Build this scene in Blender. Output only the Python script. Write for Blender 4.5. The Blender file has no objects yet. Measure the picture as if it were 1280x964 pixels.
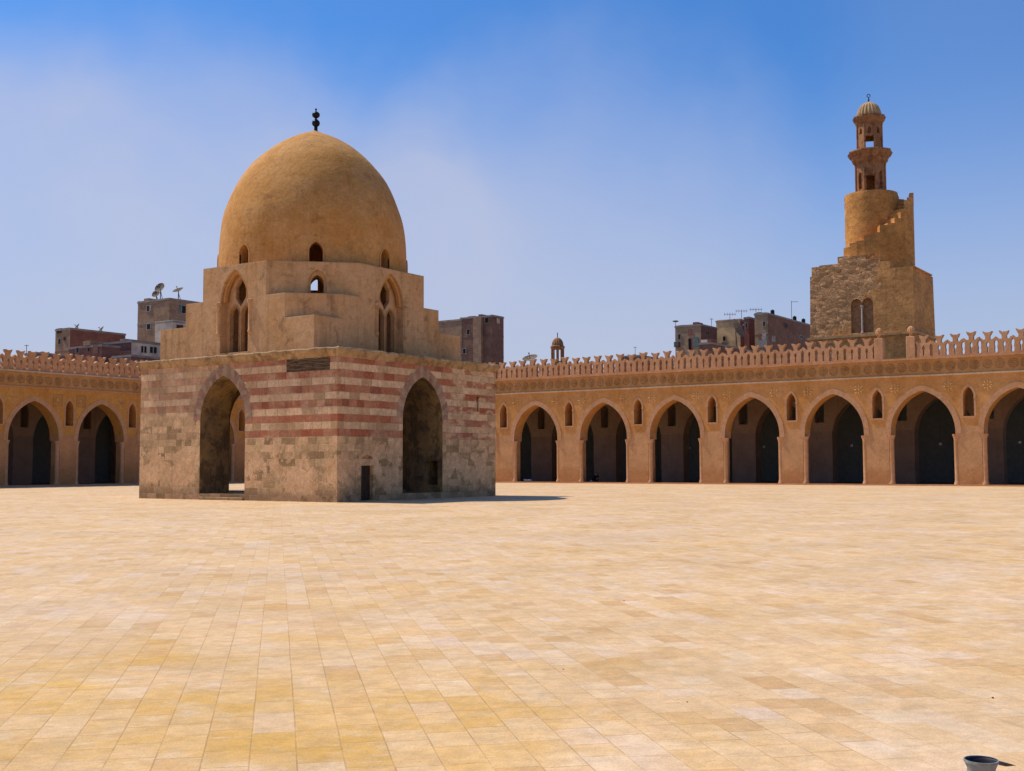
import bpy, bmesh, math, random
from mathutils import Vector, Matrix
from mathutils.geometry import tessellate_polygon
from mathutils import noise as MN2
random.seed(7)
S=bpy.context.scene; COL=S.collection; R=math.radians; PI=math.pi

# ------------------------------------------------------------------ camera
F,PITCH,ROLL,YAW=1460.1,0.067487,-0.0032,0.59456
CAM=Vector((-44.7034,-42.1675,1.65))
dv=Vector((math.cos(YAW)*math.cos(PITCH),math.sin(YAW)*math.cos(PITCH),math.sin(PITCH)))
rv=Vector((math.sin(YAW),-math.cos(YAW),0)); uv=rv.cross(dv)
r2=rv*math.cos(ROLL)+uv*math.sin(ROLL); u2=uv*math.cos(ROLL)-rv*math.sin(ROLL)
cd=bpy.data.cameras.new('camera'); cam=bpy.data.objects.new('camera',cd); COL.objects.link(cam)
cam.matrix_world=Matrix(((r2.x,u2.x,-dv.x,CAM.x),(r2.y,u2.y,-dv.y,CAM.y),(r2.z,u2.z,-dv.z,CAM.z),(0,0,0,1)))
cd.sensor_width=36; cd.lens=36*F/1280; cd.clip_start=.1; cd.clip_end=6000
S.camera=cam
def ray(x,y): return dv*F+r2*(x-640)-u2*(y-482)
def onx(X,x,y): v=ray(x,y); return CAM+v*((X-CAM.x)/v.x)
def ony(Y,x,y): v=ray(x,y); return CAM+v*((Y-CAM.y)/v.y)
def onz(Z,x,y): v=ray(x,y); return CAM+v*((Z-CAM.z)/v.z)
def far(x,y,d): v=ray(x,y); return CAM+v*(d/math.hypot(v.x,v.y))

# ------------------------------------------------------------------ node helper
class NT:
    def __init__(s,name):
        s.m=bpy.data.materials.new(name); s.m.use_nodes=True; s.t=s.m.node_tree; s.t.nodes.clear()
        s.out=s.t.nodes.new('ShaderNodeOutputMaterial'); s.b=s.t.nodes.new('ShaderNodeBsdfPrincipled')
        s.t.links.new(s.b.outputs[0],s.out.inputs[0]); s.b.inputs['Roughness'].default_value=.9
        s.b.inputs['Specular IOR Level'].default_value=.15
        s._p=None
    def set(s,sock,v):
        if v is None: return
        if isinstance(v,bpy.types.NodeSocket): s.t.links.new(v,sock)
        else:
            if sock.type=='RGBA' and len(v)==3: v=(*v,1)
            sock.default_value=v
    def pos(s):
        if s._p is None: s._p=s.t.nodes.new('ShaderNodeNewGeometry').outputs['Position']
        return s._p
    def math(s,op,a,b=None,c=None,clamp=False):
        n=s.t.nodes.new('ShaderNodeMath'); n.operation=op; n.use_clamp=clamp
        for i,v in enumerate((a,b,c)): s.set(n.inputs[i],v)
        return n.outputs[0]
    def sep(s,v):
        n=s.t.nodes.new('ShaderNodeSeparateXYZ'); s.set(n.inputs[0],v); return n.outputs
    def comb(s,x=0.,y=0.,z=0.):
        n=s.t.nodes.new('ShaderNodeCombineXYZ')
        for i,v in enumerate((x,y,z)): s.set(n.inputs[i],v)
        return n.outputs[0]
    def vmul(s,v,k):
        n=s.t.nodes.new('ShaderNodeVectorMath'); n.operation='MULTIPLY'; s.set(n.inputs[0],v); s.set(n.inputs[1],k); return n.outputs[0]
    def noise(s,scale,detail=3.,rough=.55,vec=None,dist=0.,col=False):
        n=s.t.nodes.new('ShaderNodeTexNoise'); s.set(n.inputs['Vector'],vec if vec is not None else s.pos())
        n.inputs['Scale'].default_value=scale; n.inputs['Detail'].default_value=detail; n.inputs['Roughness'].default_value=rough; n.inputs['Distortion'].default_value=dist
        return n.outputs[1 if col else 0]
    def voro(s,scale,vec=None,feature='F1',out=0):
        n=s.t.nodes.new('ShaderNodeTexVoronoi'); n.feature=feature; n.inputs['Scale'].default_value=scale
        s.set(n.inputs['Vector'],vec if vec is not None else s.pos()); return n.outputs[out]
    def white(s,vec,dim='3D',col=False):
        n=s.t.nodes.new('ShaderNodeTexWhiteNoise'); n.noise_dimensions=dim
        s.set(n.inputs['W' if dim=='1D' else 'Vector'],vec); return n.outputs['Color' if col else 'Value']
    def mr(s,v,a,b,c=0.,d=1.,smooth=True):
        n=s.t.nodes.new('ShaderNodeMapRange'); n.interpolation_type='SMOOTHSTEP' if smooth else 'LINEAR'
        for i,q in enumerate((v,a,b,c,d)): s.set(n.inputs[i],q)
        return n.outputs[0]
    def mix(s,f,a,b,mode='MIX'):
        n=s.t.nodes.new('ShaderNodeMix'); n.data_type='RGBA'; n.blend_type=mode
        s.set(n.inputs[0],f); s.set(n.inputs[6],a); s.set(n.inputs[7],b); return n.outputs[2]
    def V(s,col,f,lo,hi,a=.32,b_=.68):
        """scale a colour up and down by a noise value"""
        k=s.mr(f,a,b_,lo,hi); return s.mix(1.,col,s.comb(k,k,k),'MULTIPLY')
    def ramp(s,f,stops,interp='LINEAR'):
        n=s.t.nodes.new('ShaderNodeValToRGB'); s.set(n.inputs[0],f); r=n.color_ramp; r.interpolation=interp
        while len(r.elements)<len(stops): r.elements.new(.5)
        for e,(p,c) in zip(r.elements,stops): e.position=p; e.color=(*c,1)
        return n.outputs[0]
    def bump(s,h,strength=.5,dist=.02,prev=None):
        n=s.t.nodes.new('ShaderNodeBump'); n.inputs['Strength'].default_value=strength; n.inputs['Distance'].default_value=dist
        s.set(n.inputs['Height'],h)
        if prev is not None: s.set(n.inputs['Normal'],prev)
        return n.outputs[0]
    def bevel(s,rad):
        n=s.t.nodes.new('ShaderNodeBevel'); n.samples=4; n.inputs[0].default_value=rad; return n.outputs[0]
    def fin(s,col,nrm=None,rough=None,metal=None):
        s.set(s.b.inputs['Base Color'],col)
        if nrm is not None: s.set(s.b.inputs['Normal'],nrm)
        if rough is not None: s.set(s.b.inputs['Roughness'],rough)
        if metal is not None: s.set(s.b.inputs['Metallic'],metal)
        return s.m

def flat(name,c,rough=.85,metal=0.,var=.25,sc=3.):
    t=NT(name); k=t.noise(sc,4,.6)
    col=t.mix(t.mr(k,.3,.7),tuple(v*(1-var) for v in c),tuple(min(1,v*(1+var)) for v in c))
    return t.fin(col,t.bump(t.noise(sc*6,3),.25,.01),rough,metal)

def plaster(name,base,alt,dark,zsplit=None,low=None,bs=.6,patch=.62,streak=.35,grime=None,fine=18.,bev=0.):
    """lime plaster: two blended tints, darker worn patches, vertical rain streaks, fine tooth"""
    t=NT(name); p=t.pos()
    col=t.mix(t.mr(t.noise(.55,5,.6),.35,.68),base,alt)
    if zsplit is not None:
        z=t.sep(p)[2]; zz=t.math('ADD',z,t.math('MULTIPLY',t.math('SUBTRACT',t.noise(2.2,3),.5),.12))
        m=t.mr(zz,zsplit-.03,zsplit+.03)
        col=t.mix(m,t.mix(t.mr(t.noise(.8,4,.6),.35,.65),low,tuple(v*.84 for v in low)),col)
    wear=t.mr(t.noise(1.3,7,.68,dist=.4),patch,patch+.1)
    col=t.mix(t.math('MULTIPLY',wear,.6),col,dark)
    st=t.mr(t.noise(1.,5,.65,vec=t.vmul(p,(2.6,2.6,.22))),.5,.75)
    col=t.mix(t.math('MULTIPLY',st,streak),col,dark)
    if grime is not None:
        z=t.sep(p)[2]; g=t.math('MULTIPLY',t.mr(t.math('ADD',z,t.math('MULTIPLY',t.noise(1.5,5,.7),-1.6)),grime,grime-.9),.55)
        col=t.mix(g,col,dark)
    fn=t.noise(fine,4,.7)
    col=t.V(col,fn,.90,1.09); col=t.V(col,t.noise(3.2,7,.75),.88,1.10)
    vv_=t.t.nodes.new('ShaderNodeVectorMath'); vv_.operation='ADD'; t.set(vv_.inputs[0],p); t.set(vv_.inputs[1],t.vmul(t.noise(1.1,5,.6,col=True),(1.2,1.2,1.2)))
    ck=t.math('MULTIPLY',t.mr(t.voro(.33,vv_.outputs[0],'DISTANCE_TO_EDGE',0),.004,.010,1.,0.),t.mr(t.noise(.5,3,.6),.46,.58))
    col=t.mix(t.math('MULTIPLY',ck,.45),col,dark)
    n=t.bump(t.noise(2.5,6,.65),bs,.05,t.bevel(bev) if bev else None); n=t.bump(fn,bs*.6,.012,n)
    return t.fin(col,n)

# fountain masonry: coursed limestone with red bands above, plastered and patched below
def m_masonry():
    t=NT('striped_masonry'); p=t.pos(); x,y,z=t.sep(p)
    wob=t.math('MULTIPLY',t.math('SUBTRACT',t.noise(1.1,3),.5),.07)
    u=t.math('ADD',x,y); zc=t.math('DIVIDE',t.math('ADD',t.math('SUBTRACT',z,2.93),wob),.333)
    row=t.math('FLOOR',zc); fz=t.math('FRACT',zc)
    w=t.white(row,'1D')
    uu=t.math('ADD',t.math('DIVIDE',u,t.math('ADD',.5,t.math('MULTIPLY',w,.35))),t.math('MULTIPLY',w,17.3))
    cell=t.math('FLOOR',uu); fu=t.math('FRACT',uu)
    cv=t.comb(row,cell,3.); rnd=t.white(cv); rndc=t.white(cv,col=True)
    edz=t.math('MULTIPLY',t.math('MINIMUM',fz,t.math('SUBTRACT',1.,fz)),.333)
    edu=t.math('MULTIPLY',t.math('MINIMUM',fu,t.math('SUBTRACT',1.,fu)),.6)
    ed=t.math('MINIMUM',edz,edu); joint=t.mr(t.math('ADD',ed,t.math('MULTIPLY',t.noise(9,3),.012)),.008,.024,1.,0.)
    # red rows are the even ones
    par=t.math('ABSOLUTE',t.math('SUBTRACT',t.math('MODULO',t.math('ADD',row,20.),2.),0.)); red=t.math('SUBTRACT',1.,par)
    cream=t.ramp(rnd,[(0,(.52,.32,.155)),(.25,(.66,.415,.21)),(.6,(.77,.50,.275)),(.85,(.68,.425,.22)),(1,(.46,.275,.13))])
    redc=t.ramp(rnd,[(0,(.38,.105,.045)),(.3,(.46,.16,.075)),(.7,(.50,.22,.11)),(1,(.32,.10,.05))])
    fade=t.noise(.55,4,.6)
    # the red is washed out on the north end of both faces
    side=t.mr(t.math('ADD',y,t.math('MULTIPLY',x,-.35)),.5,3.2)   # y grows to the left end of the left face
    side2=t.mr(x,.8,3.2)
    fd=t.math('MULTIPLY',t.mr(fade,.34,.50,.45,1.),t.math('SUBTRACT',1.,t.math('MULTIPLY',.55,side)))
    patchy=t.mr(t.noise(.9,4,.6,vec=t.vmul(p,(1,1,2.2))),.42,.54)
    fd=t.math('MULTIPLY',fd,t.math('SUBTRACT',1.,t.math('MULTIPLY',side2,t.math('SUBTRACT',1.,patchy))))
    redmask=t.math('MULTIPLY',red,fd)
    up=t.mix(redmask,cream,redc)
    # lower zone: smooth buff render, worn through to brown courses in places
    buff=t.mix(t.mr(t.noise(.9,6,.65),.35,.66),(.75,.465,.24),(.63,.375,.18))
    brick=t.ramp(rnd,[(0,(.20,.12,.05)),(.35,(.36,.22,.095)),(.7,(.50,.31,.145)),(1,(.64,.41,.19))])
    zn=t.math('ADD',z,t.math('MULTIPLY',t.math('SUBTRACT',t.noise(.8,4,.6),.5),.8))
    band=t.math('MULTIPLY',t.math('MULTIPLY',t.mr(zn,1.75,2.35),t.mr(zn,3.35,2.9)),t.mr(t.noise(.31,3,.5),.42,.56,.0,1.))
    bandL=t.math('MULTIPLY',t.math('MULTIPLY',t.mr(zn,2.3,2.6),t.mr(zn,4.4,3.9)),side)
    wv=t.noise(.75,6,.7,dist=.3)
    expo=t.math('MAXIMUM',t.mr(wv,.525,.545),t.math('MULTIPLY',t.math('MAXIMUM',band,bandL),t.mr(wv,.40,.47)))
    expo=t.math('MAXIMUM',expo,t.math('MULTIPLY',t.mr(zn,1.0,.35),t.mr(wv,.42,.5)))
    exr=t.math('MULTIPLY',expo,t.mr(rnd,.15,.25))
    low=t.mix(exr,buff,brick)
    zsel=t.mr(t.math('ADD',z,wob),2.88,2.94)
    zsel=t.math('MULTIPLY',zsel,t.math('SUBTRACT',1.,t.math('MULTIPLY',bandL,.85)))
    col=t.mix(zsel,low,up)
    col=t.V(col,t.noise(4.5,6,.75),.84,1.18)
    jm=t.math('MULTIPLY',joint,t.math('ADD',t.math('MULTIPLY',zsel,.5),t.math('MULTIPLY',exr,.6)),clamp=True)
    col=t.mix(jm,col,(.47,.35,.23))
    # grime and dust streaks
    g=t.mr(t.noise(2.6,8,.75),.54,.70); col=t.mix(t.math('MULTIPLY',g,.36),col,(.24,.14,.07))
    zl_=t.mr(t.math('ADD',z,t.math('MULTIPLY',t.noise(1.7,5,.7),-1.)),.25,-.35); col=t.mix(t.math('MULTIPLY',zl_,.5),col,(.15,.10,.06))
    st=t.mr(t.noise(1.,5,.65,vec=t.vmul(p,(2.4,2.4,.25))),.52,.74); col=t.mix(t.math('MULTIPLY',st,.35),col,(.20,.13,.085))
    fn=t.noise(16,6,.8); col=t.V(col,fn,.84,1.18)
    n=t.bump(t.math('MULTIPLY',joint,t.math('ADD',zsel,exr)),.55,-.035,t.bevel(.05)); n=t.bump(t.math('MULTIPLY',rnd,exr),.5,.06,n)
    n=t.bump(t.noise(3.5,7,.7),.8,.05,n); n=t.bump(t.math('SUBTRACT',1.,expo),.5,.03,n); n=t.bump(fn,.5,.015,n)
    return t.fin(col,n)

def m_rubble(name,pl,st,thr,drk):
    """plaster fallen away from rubble stone courses"""
    t=NT(name); p=t.pos(); x,y,z=t.sep(p)
    zz=t.math('ADD',z,t.math('MULTIPLY',t.noise(.9,3),.9)); vec=t.comb(t.math('MULTIPLY',x,1.),t.math('MULTIPLY',y,1.),t.math('MULTIPLY',zz,2.4))
    ce=t.voro(1.6,vec,'F1',1); e=t.voro(1.6,vec,'DISTANCE_TO_EDGE',0)
    cev=t.sep(ce)[0]; sc=t.mix(cev,tuple(v*.55 for v in st),tuple(v*1.45 for v in st)); sc=t.mix(t.mr(e,.0,.09,.65,0.),sc,drk)
    m=t.mr(t.math('ADD',t.noise(.16,6,.6,dist=.5),t.math('MULTIPLY',t.math('SUBTRACT',y,-5.),.022)),thr,thr+.015)
    base=t.mix(t.mr(t.noise(.35,6,.65),.35,.65),pl,tuple(v*.68 for v in pl))
    col=t.mix(m,base,sc)
    col=t.mix(t.math('MULTIPLY',t.mr(t.noise(1.,5,.65,vec=t.vmul(p,(1.4,1.4,.2))),.5,.75),.4),col,drk)
    fn=t.noise(4,7,.8); col=t.V(col,fn,.78,1.18); col=t.V(col,t.noise(1.1,6,.75,vec=t.vmul(p,(1,1,2.2))),.80,1.16)
    n=t.bump(t.math('MULTIPLY',t.mr(e,0,.12),m),.6,.06); n=t.bump(t.noise(1.2,7,.7),.9,.12,n)
    n=t.bump(t.math('SUBTRACT',1.,m),.6,.08,n)
    return t.fin(col,n)

def m_brick(name,c1,c2,mortar,bw=.5,bh=.22,grime=.45):
    t=NT(name); x,y,z=t.sep(t.pos())
    n=t.t.nodes.new('ShaderNodeTexBrick'); t.set(n.inputs['Vector'],t.comb(t.math('ADD',x,y),z,0.))
    t.set(n.inputs['Color1'],c1); t.set(n.inputs['Color2'],c2); t.set(n.inputs['Mortar'],mortar)
    n.inputs['Scale'].default_value=1.; n.inputs['Brick Width'].default_value=bw; n.inputs['Row Height'].default_value=bh; n.inputs['Mortar Size'].default_value=.02
    col=t.mix(t.math('MULTIPLY',t.mr(t.noise(.5,6,.7),.42,.66),grime),n.outputs[0],tuple(v*.45 for v in c1))
    col=t.mix(.25,col,t.mix(t.mr(t.noise(1.5,4,.7),.3,.7),tuple(v*.5 for v in c2),tuple(min(1,v*1.7) for v in c2)))
    return t.fin(col,t.bump(n.outputs[1],.4,-.02))

def m_paving():
    t=NT('limestone_paving'); x,y,z=t.sep(t.pos()); a=R(45.4)
    u=t.math('ADD',t.math('MULTIPLY',x,math.cos(a)),t.math('MULTIPLY',y,math.sin(a)))
    v=t.math('SUBTRACT',t.math('MULTIPLY',y,math.cos(a)),t.math('MULTIPLY',x,math.sin(a)))
    wb=t.math('MULTIPLY',t.math('SUBTRACT',t.noise(.7,2),.5),.012)
    gx=t.math('SUBTRACT',x,-41.); gy=t.math('SUBTRACT',y,-35.); nearj=t.mr(t.math('SQRT',t.math('ADD',t.math('MULTIPLY',gx,gx),t.math('MULTIPLY',gy,gy))),8.5,3.)
    W=.262; vv=t.math('DIVIDE',t.math('ADD',v,wb),W); row=t.math('FLOOR',vv); fv=t.math('FRACT',vv)
    r1=t.white(row,'1D'); L=t.math('ADD',.34,t.math('MULTIPLY',r1,.22))
    uu=t.math('ADD',t.math('DIVIDE',u,L),t.math('MULTIPLY',r1,31.7)); 
    # uneven slab lengths: shift each joint by its own amount
    c0=t.math('FLOOR',uu); j0=t.math('MULTIPLY',t.white(t.comb(row,c0,7.)),.42); fr=t.math('FRACT',uu)
    below=t.math('LESS_THAN',fr,j0); cell=t.math('SUBTRACT',c0,below)
    j1=t.math('MULTIPLY',t.white(t.comb(row,t.math('ADD',c0,1.),7.)),.42)
    jm=t.math('MULTIPLY',t.white(t.comb(row,t.math('SUBTRACT',c0,1.),7.)),.42)
    d0=t.math('ABSOLUTE',t.math('SUBTRACT',fr,j0)); d1=t.math('SUBTRACT',t.math('ADD',1.,j1),fr)
    du=t.math('MULTIPLY',t.math('MINIMUM',d0,d1),L); dvv=t.math('MULTIPLY',t.math('MINIMUM',fv,t.math('SUBTRACT',1.,fv)),W)
    d=t.math('MINIMUM',t.math('MULTIPLY',du,.62),dvv)
    jn=t.noise(.8,4,.6); edge=t.math('ADD',d,t.math('MULTIPLY',t.math('SUBTRACT',t.noise(60,3),.5),.004))
    joint=t.mr(edge,.0018,.0068,1.,0.); joint=t.math('MULTIPLY',joint,t.math('MULTIPLY',t.mr(jn,.40,.62,.25,1.),t.mr(t.noise(3.3,4,.7),.35,.6,.45,1.)))
    joint=t.math('MAXIMUM',joint,t.math('MULTIPLY',t.math('MULTIPLY',t.mr(edge,.0018,.0068,1.,0.),nearj),t.mr(t.noise(2.1,5,.75),.35,.65,.25,1.)))
    cv=t.comb(row,cell,1.); rnd=t.white(cv); rc=t.white(t.comb(row,cell,5.),col=True)
    slab=t.ramp(rnd,[(0,(.61,.355,.155)),(.12,(.69,.435,.215)),(.35,(.715,.465,.25)),(.6,(.70,.435,.215)),(.8,(.735,.505,.30)),(.93,(.70,.48,.32)),(1,(.60,.335,.13))])
    # broad iron staining, strongest on the left in front of the camera
    dx=t.math('SUBTRACT',x,-41.6); dy=t.math('SUBTRACT',y,-35.)
    near=t.mr(t.math('SQRT',t.math('ADD',t.math('MULTIPLY',dx,dx),t.math('MULTIPLY',dy,dy))),7.0,2.0)
    st=t.noise(.42,5,.6,dist=.3)
    am=t.math('MULTIPLY',t.math('ADD',.34,t.math('MULTIPLY',near,.66)),t.mr(st,t.math('SUBTRACT',.46,t.math('MULTIPLY',near,.14)),.66),clamp=True)
    am=t.math('MULTIPLY',am,t.mr(t.white(t.comb(row,cell,11.)),.1,.7,.50,1.))
    col=t.mix(am,slab,(.64,.345,.07))
    col=t.mix(t.math('MULTIPLY',t.mr(t.noise(.23,4,.6),.54,.68),.5),col,(.69,.48,.33))
    col=t.mix(t.math('MULTIPLY',t.mr(t.noise(.9,6,.7),.5,.72),.45),col,(.55,.36,.17))
    col=t.mix(t.math('MULTIPLY',t.mr(t.noise(3.1,7,.75),.45,.7),.35),col,(.52,.33,.155)); col=t.mix(t.math('MULTIPLY',t.mr(t.noise(2.3,7,.75,vec=t.comb(v,u,9.)),.5,.68),.35),col,(.72,.575,.42))
    # travertine veins across each slab, and pits
    vec=t.comb(t.math('MULTIPLY',u,11.),t.math('MULTIPLY',v,2.2),t.math('MULTIPLY',rnd,40.))
    vein=t.mr(t.noise(1.8,7,.78,vec=vec),.55,.68); col=t.mix(t.math('MULTIPLY',vein,.5),col,(.44,.25,.11))
    lite=t.mr(t.noise(1.1,5,.7,vec=t.vmul(vec,(1.3,1.2,1.))),.58,.7); col=t.mix(t.math('MULTIPLY',lite,.4),col,(.76,.63,.48))
    pit=t.mr(t.noise(46,3,.6,vec=t.comb(t.math('MULTIPLY',u,1.9),v,0.)),.62,.70); col=t.mix(t.math('MULTIPLY',pit,.6),col,(.30,.16,.06)); col=t.V(col,t.noise(70,5,.8),.86,1.12); col=t.V(col,t.noise(6,7,.78),.86,1.10); col=t.V(col,t.noise(.35,5,.6),.92,1.06)
    col=t.mix(t.math('MULTIPLY',joint,.66),col,(.38,.21,.085))
    n=t.bump(t.math('ADD',joint,t.math('MULTIPLY',pit,.5)),.45,-.006); n=t.bump(t.noise(14,5,.7),.35,.008,n)
    n=t.bump(t.math('MULTIPLY',rnd,1.),.15,.006,n)
    return t.fin(col,n,.8)

ORANGE=(.50,.245,.085)
MT={}
MT['paving']=m_paving()
MT['earth']=flat('sandy_earth',(.40,.29,.18),sc=.4)
MT['masonry']=m_masonry()
MT['drum']=plaster('drum_plaster',(.63,.365,.17),(.57,.31,.125),(.30,.16,.065),patch=.55,streak=.6,bev=.09)
MT['dome']=plaster('dome_plaster',(.61,.305,.10),(.53,.24,.058),(.33,.155,.045),patch=.58,streak=.45,bs=.8,fine=9.)
MT['cornice']=plaster('cornice_stone',(.50,.325,.165),(.37,.225,.10),(.17,.10,.05),patch=.50,streak=.5,fine=7.)
MT['facadeR']=plaster('orange_plaster',(.65,.32,.105),(.58,.265,.07),(.44,.19,.06),zsplit=4.28,low=(.66,.355,.155),patch=.60,grime=.9)
MT['facadeL']=plaster('ochre_plaster',(.66,.315,.075),(.60,.26,.05),(.40,.18,.06),zsplit=4.28,low=(.62,.30,.12),patch=.64,grime=1.3,streak=.5)
MT['trim']=plaster('trim_plaster',(.62,.335,.165),(.56,.29,.13),(.40,.21,.10),patch=.68)
MT['lip']=plaster('pale_cornice',(.66,.46,.28),(.55,.36,.20),(.36,.22,.12),patch=.60)
MT['frieze']=plaster('frieze_plaster',(.57,.30,.115),(.50,.25,.08),(.34,.17,.07),patch=.6)
MT['medal']=plaster('carved_shade_plaster',(.50,.265,.10),(.43,.215,.07),(.24,.13,.06),patch=.55,fine=12)  # shade of the carving put into the colour, darker than the frieze
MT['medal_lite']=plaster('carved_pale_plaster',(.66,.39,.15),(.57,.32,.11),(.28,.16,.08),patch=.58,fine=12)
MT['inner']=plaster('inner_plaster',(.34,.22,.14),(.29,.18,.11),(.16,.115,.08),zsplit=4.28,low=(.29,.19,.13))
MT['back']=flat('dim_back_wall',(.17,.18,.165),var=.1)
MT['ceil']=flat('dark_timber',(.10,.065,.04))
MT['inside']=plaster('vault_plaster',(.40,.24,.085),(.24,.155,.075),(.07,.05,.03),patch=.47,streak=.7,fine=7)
MT['white_stone']=plaster('white_trim',(.60,.50,.38),(.5,.4,.3),(.3,.22,.15))
MT['black']=flat('dark_bronze',(.02,.022,.022),.45,.6)
MT['door']=flat('dark_door_wood',(.06,.035,.02),.7)
MT['wood']=None
t=NT('weathered_relief'); zz=t.sep(t.pos())[2]
g=t.noise(1.,6,.7,vec=t.vmul(t.pos(),(1.3,1.3,14.)))
MT['wood']=t.fin(t.mix(t.mr(g,.35,.65),(.07,.04,.022),(.26,.165,.09)),t.bump(g,.9,.04))
MT['minaret']=m_rubble('minaret_stone',(.72,.335,.105),(.62,.32,.135),.50,(.34,.18,.075))
MT['minaret_round']=m_rubble('minaret_ochre',(.72,.32,.085),(.54,.26,.10),.60,(.20,.10,.035))
MT['kiosk']=plaster('kiosk_brick',(.42,.20,.09),(.32,.145,.06),(.13,.06,.03),patch=.5,bs=.9,fine=5)
MT['rib']=plaster('ribbed_stone',(.56,.35,.16),(.40,.26,.13),(.16,.10,.06))
MT['red_niche']=flat('niche_plaster',(.42,.21,.09))
MT['brick_grey']=m_brick('grey_brown_brick',(.30,.175,.10),(.37,.22,.13),(.38,.27,.18))
MT['brick_dark']=m_brick('dark_brick',(.20,.105,.07),(.25,.13,.085),(.23,.15,.11))
MT['brick_red']=m_brick('red_brick',(.32,.12,.075),(.25,.095,.065),(.28,.19,.15))
MT['brick_tan']=m_brick('tan_block',(.46,.30,.17),(.37,.24,.14),(.38,.29,.20))
MT['cream']=flat('cream_render',(.68,.53,.38),sc=.8)
MT['ochre_render']=flat('ochre_render',(.68,.44,.20),sc=.8)
MT['slab']=flat('concrete_slab',(.30,.26,.22),sc=.8)
MT['glassdark']=flat('dark_opening',(.015,.015,.017),.4)
MT['frame']=flat('painted_frame',(.40,.36,.31))
MT['teal']=flat('faded_teal_shutter',(.12,.20,.18))
MT['steel']=flat('weathered_steel',(.13,.12,.11),.6,.3)
MT['dish']=flat('dusty_dish',(.34,.26,.19),.7)
MT['jug']=flat('grey_green_metal',(.24,.25,.23),.75,.0,var=.15,sc=30)
MT['jug_dark']=flat('dark_inside_spout',(.03,.02,.025),.5)  # the opening's shade put into the colour of the inside; also colours the spout
MT['lamp']=flat('pale_globe',(.75,.75,.72),.3)
MT['blackcloth']=flat('dark_cloth',(.02,.018,.018),var=.3,sc=9.)
MT['skin']=flat('skin',(.33,.19,.12),.6,var=.05)
MT['whitecloth']=flat('white_cloth',(.7,.68,.64))
MT['green']=flat('green_paint',(.03,.20,.10))
MT['pebble']=flat('dark_pebble',(.05,.035,.03))

# ------------------------------------------------------------------ object helpers
WL={}
def wl(o): return WL.get(o.name,Vector((0,0,0)))
def link(o,parent,world):
    COL.objects.link(o); 
    if parent is not None: o.parent=parent; o.location=Vector(world)-wl(parent)
    else: o.location=world
    WL[o.name]=Vector(world)
def props(o,label,cat,group=None):
    o['label']=label; o['category']=cat
    if group: o['group']=group
    return o
def thing(name,label,cat,loc=(0,0,0),group=None):
    o=bpy.data.objects.new(name,None); link(o,None,loc); o.empty_display_size=.5
    return props(o,label,cat,group)
def obj(name,bm,mat,parent=None,smooth=False,world=(0,0,0),recenter=False,label=None):
    me=bpy.data.meshes.new(name)
    bmesh.ops.recalc_face_normals(bm,faces=bm.faces)
    bm.to_mesh(me); bm.free()
    for m in (mat if isinstance(mat,(list,tuple)) else [mat]): me.materials.append(m if not isinstance(m,str) else MT[m])
    if smooth:
        for p in me.polygons: p.use_smooth=True
        try: me.set_sharp_from_angle(angle=R(38))
        except Exception: pass
    o=bpy.data.objects.new(name,me); link(o,parent,world)
    if label: o['label']=label
    return o
def inst(src,name,parent,world,rz=0.):
    o=bpy.data.objects.new(name,src.data); link(o,parent,world); o.rotation_euler[2]=rz; return o
def structure(o): o['kind']='structure'; return o
def NB(): return bmesh.new()
def box(bm,x0,x1,y0,y1,z0,z1,mi=0):
    v=[bm.verts.new((x,y,z)) for z in (z0,z1) for y in (y0,y1) for x in (x0,x1)]
    for f in ((0,1,3,2),(4,6,7,5),(0,4,5,1),(2,3,7,6),(0,2,6,4),(1,5,7,3)):
        q=bm.faces.new([v[i] for i in f]); q.material_index=mi
def bbox(x0,x1,y0,y1,z0,z1,bev=.02):
    bm=NB(); box(bm,x0,x1,y0,y1,z0,z1)
    if bev: bmesh.ops.bevel(bm,geom=bm.edges[:],offset=bev,segments=1,affect='EDGES')
    return bm
def lathe(bm,prof,n=48,c=(0,0),a0=0.,mi=0,lobes=0,lobe=0.):
    rings=[]
    for r,z in prof:
        if r<1e-5: rings.append([bm.verts.new((c[0],c[1],z))])
        else:
            ring=[]
            for i in range(n):
                a=a0+2*PI*i/n; rr=r*(1+lobe*abs(math.cos(lobes*a/2))-lobe) if lobes else r
                ring.append(bm.verts.new((c[0]+rr*math.cos(a),c[1]+rr*math.sin(a),z)))
            rings.append(ring)
    for A,B in zip(rings,rings[1:]):
        for i in range(n):
            j=(i+1)%n
            if len(A)==1 and len(B)==1: continue
            if len(A)==1: f=bm.faces.new((A[0],B[i],B[j]))
            elif len(B)==1: f=bm.faces.new((A[i],A[j],B[0]))
            else: f=bm.faces.new((A[i],A[j],B[j],B[i]))
            f.material_index=mi
    for ring,flip in ((rings[0],1),(rings[-1],0)):
        if len(ring)>2: bm.faces.new(ring).material_index=mi
def tube(bm,a,b,r,n=8,r1=None):
    a,b=Vector(a),Vector(b); d=(b-a).normalized(); s=d.orthogonal().normalized(); w=d.cross(s); r1=r if r1 is None else r1
    A=[bm.verts.new(a+(s*math.cos(2*PI*i/n)+w*math.sin(2*PI*i/n))*r) for i in range(n)]
    B=[bm.verts.new(b+(s*math.cos(2*PI*i/n)+w*math.sin(2*PI*i/n))*r1) for i in range(n)]
    for i in range(n): bm.faces.new((A[i],A[(i+1)%n],B[(i+1)%n],B[i]))
    bm.faces.new(A); bm.faces.new(B)
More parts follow.
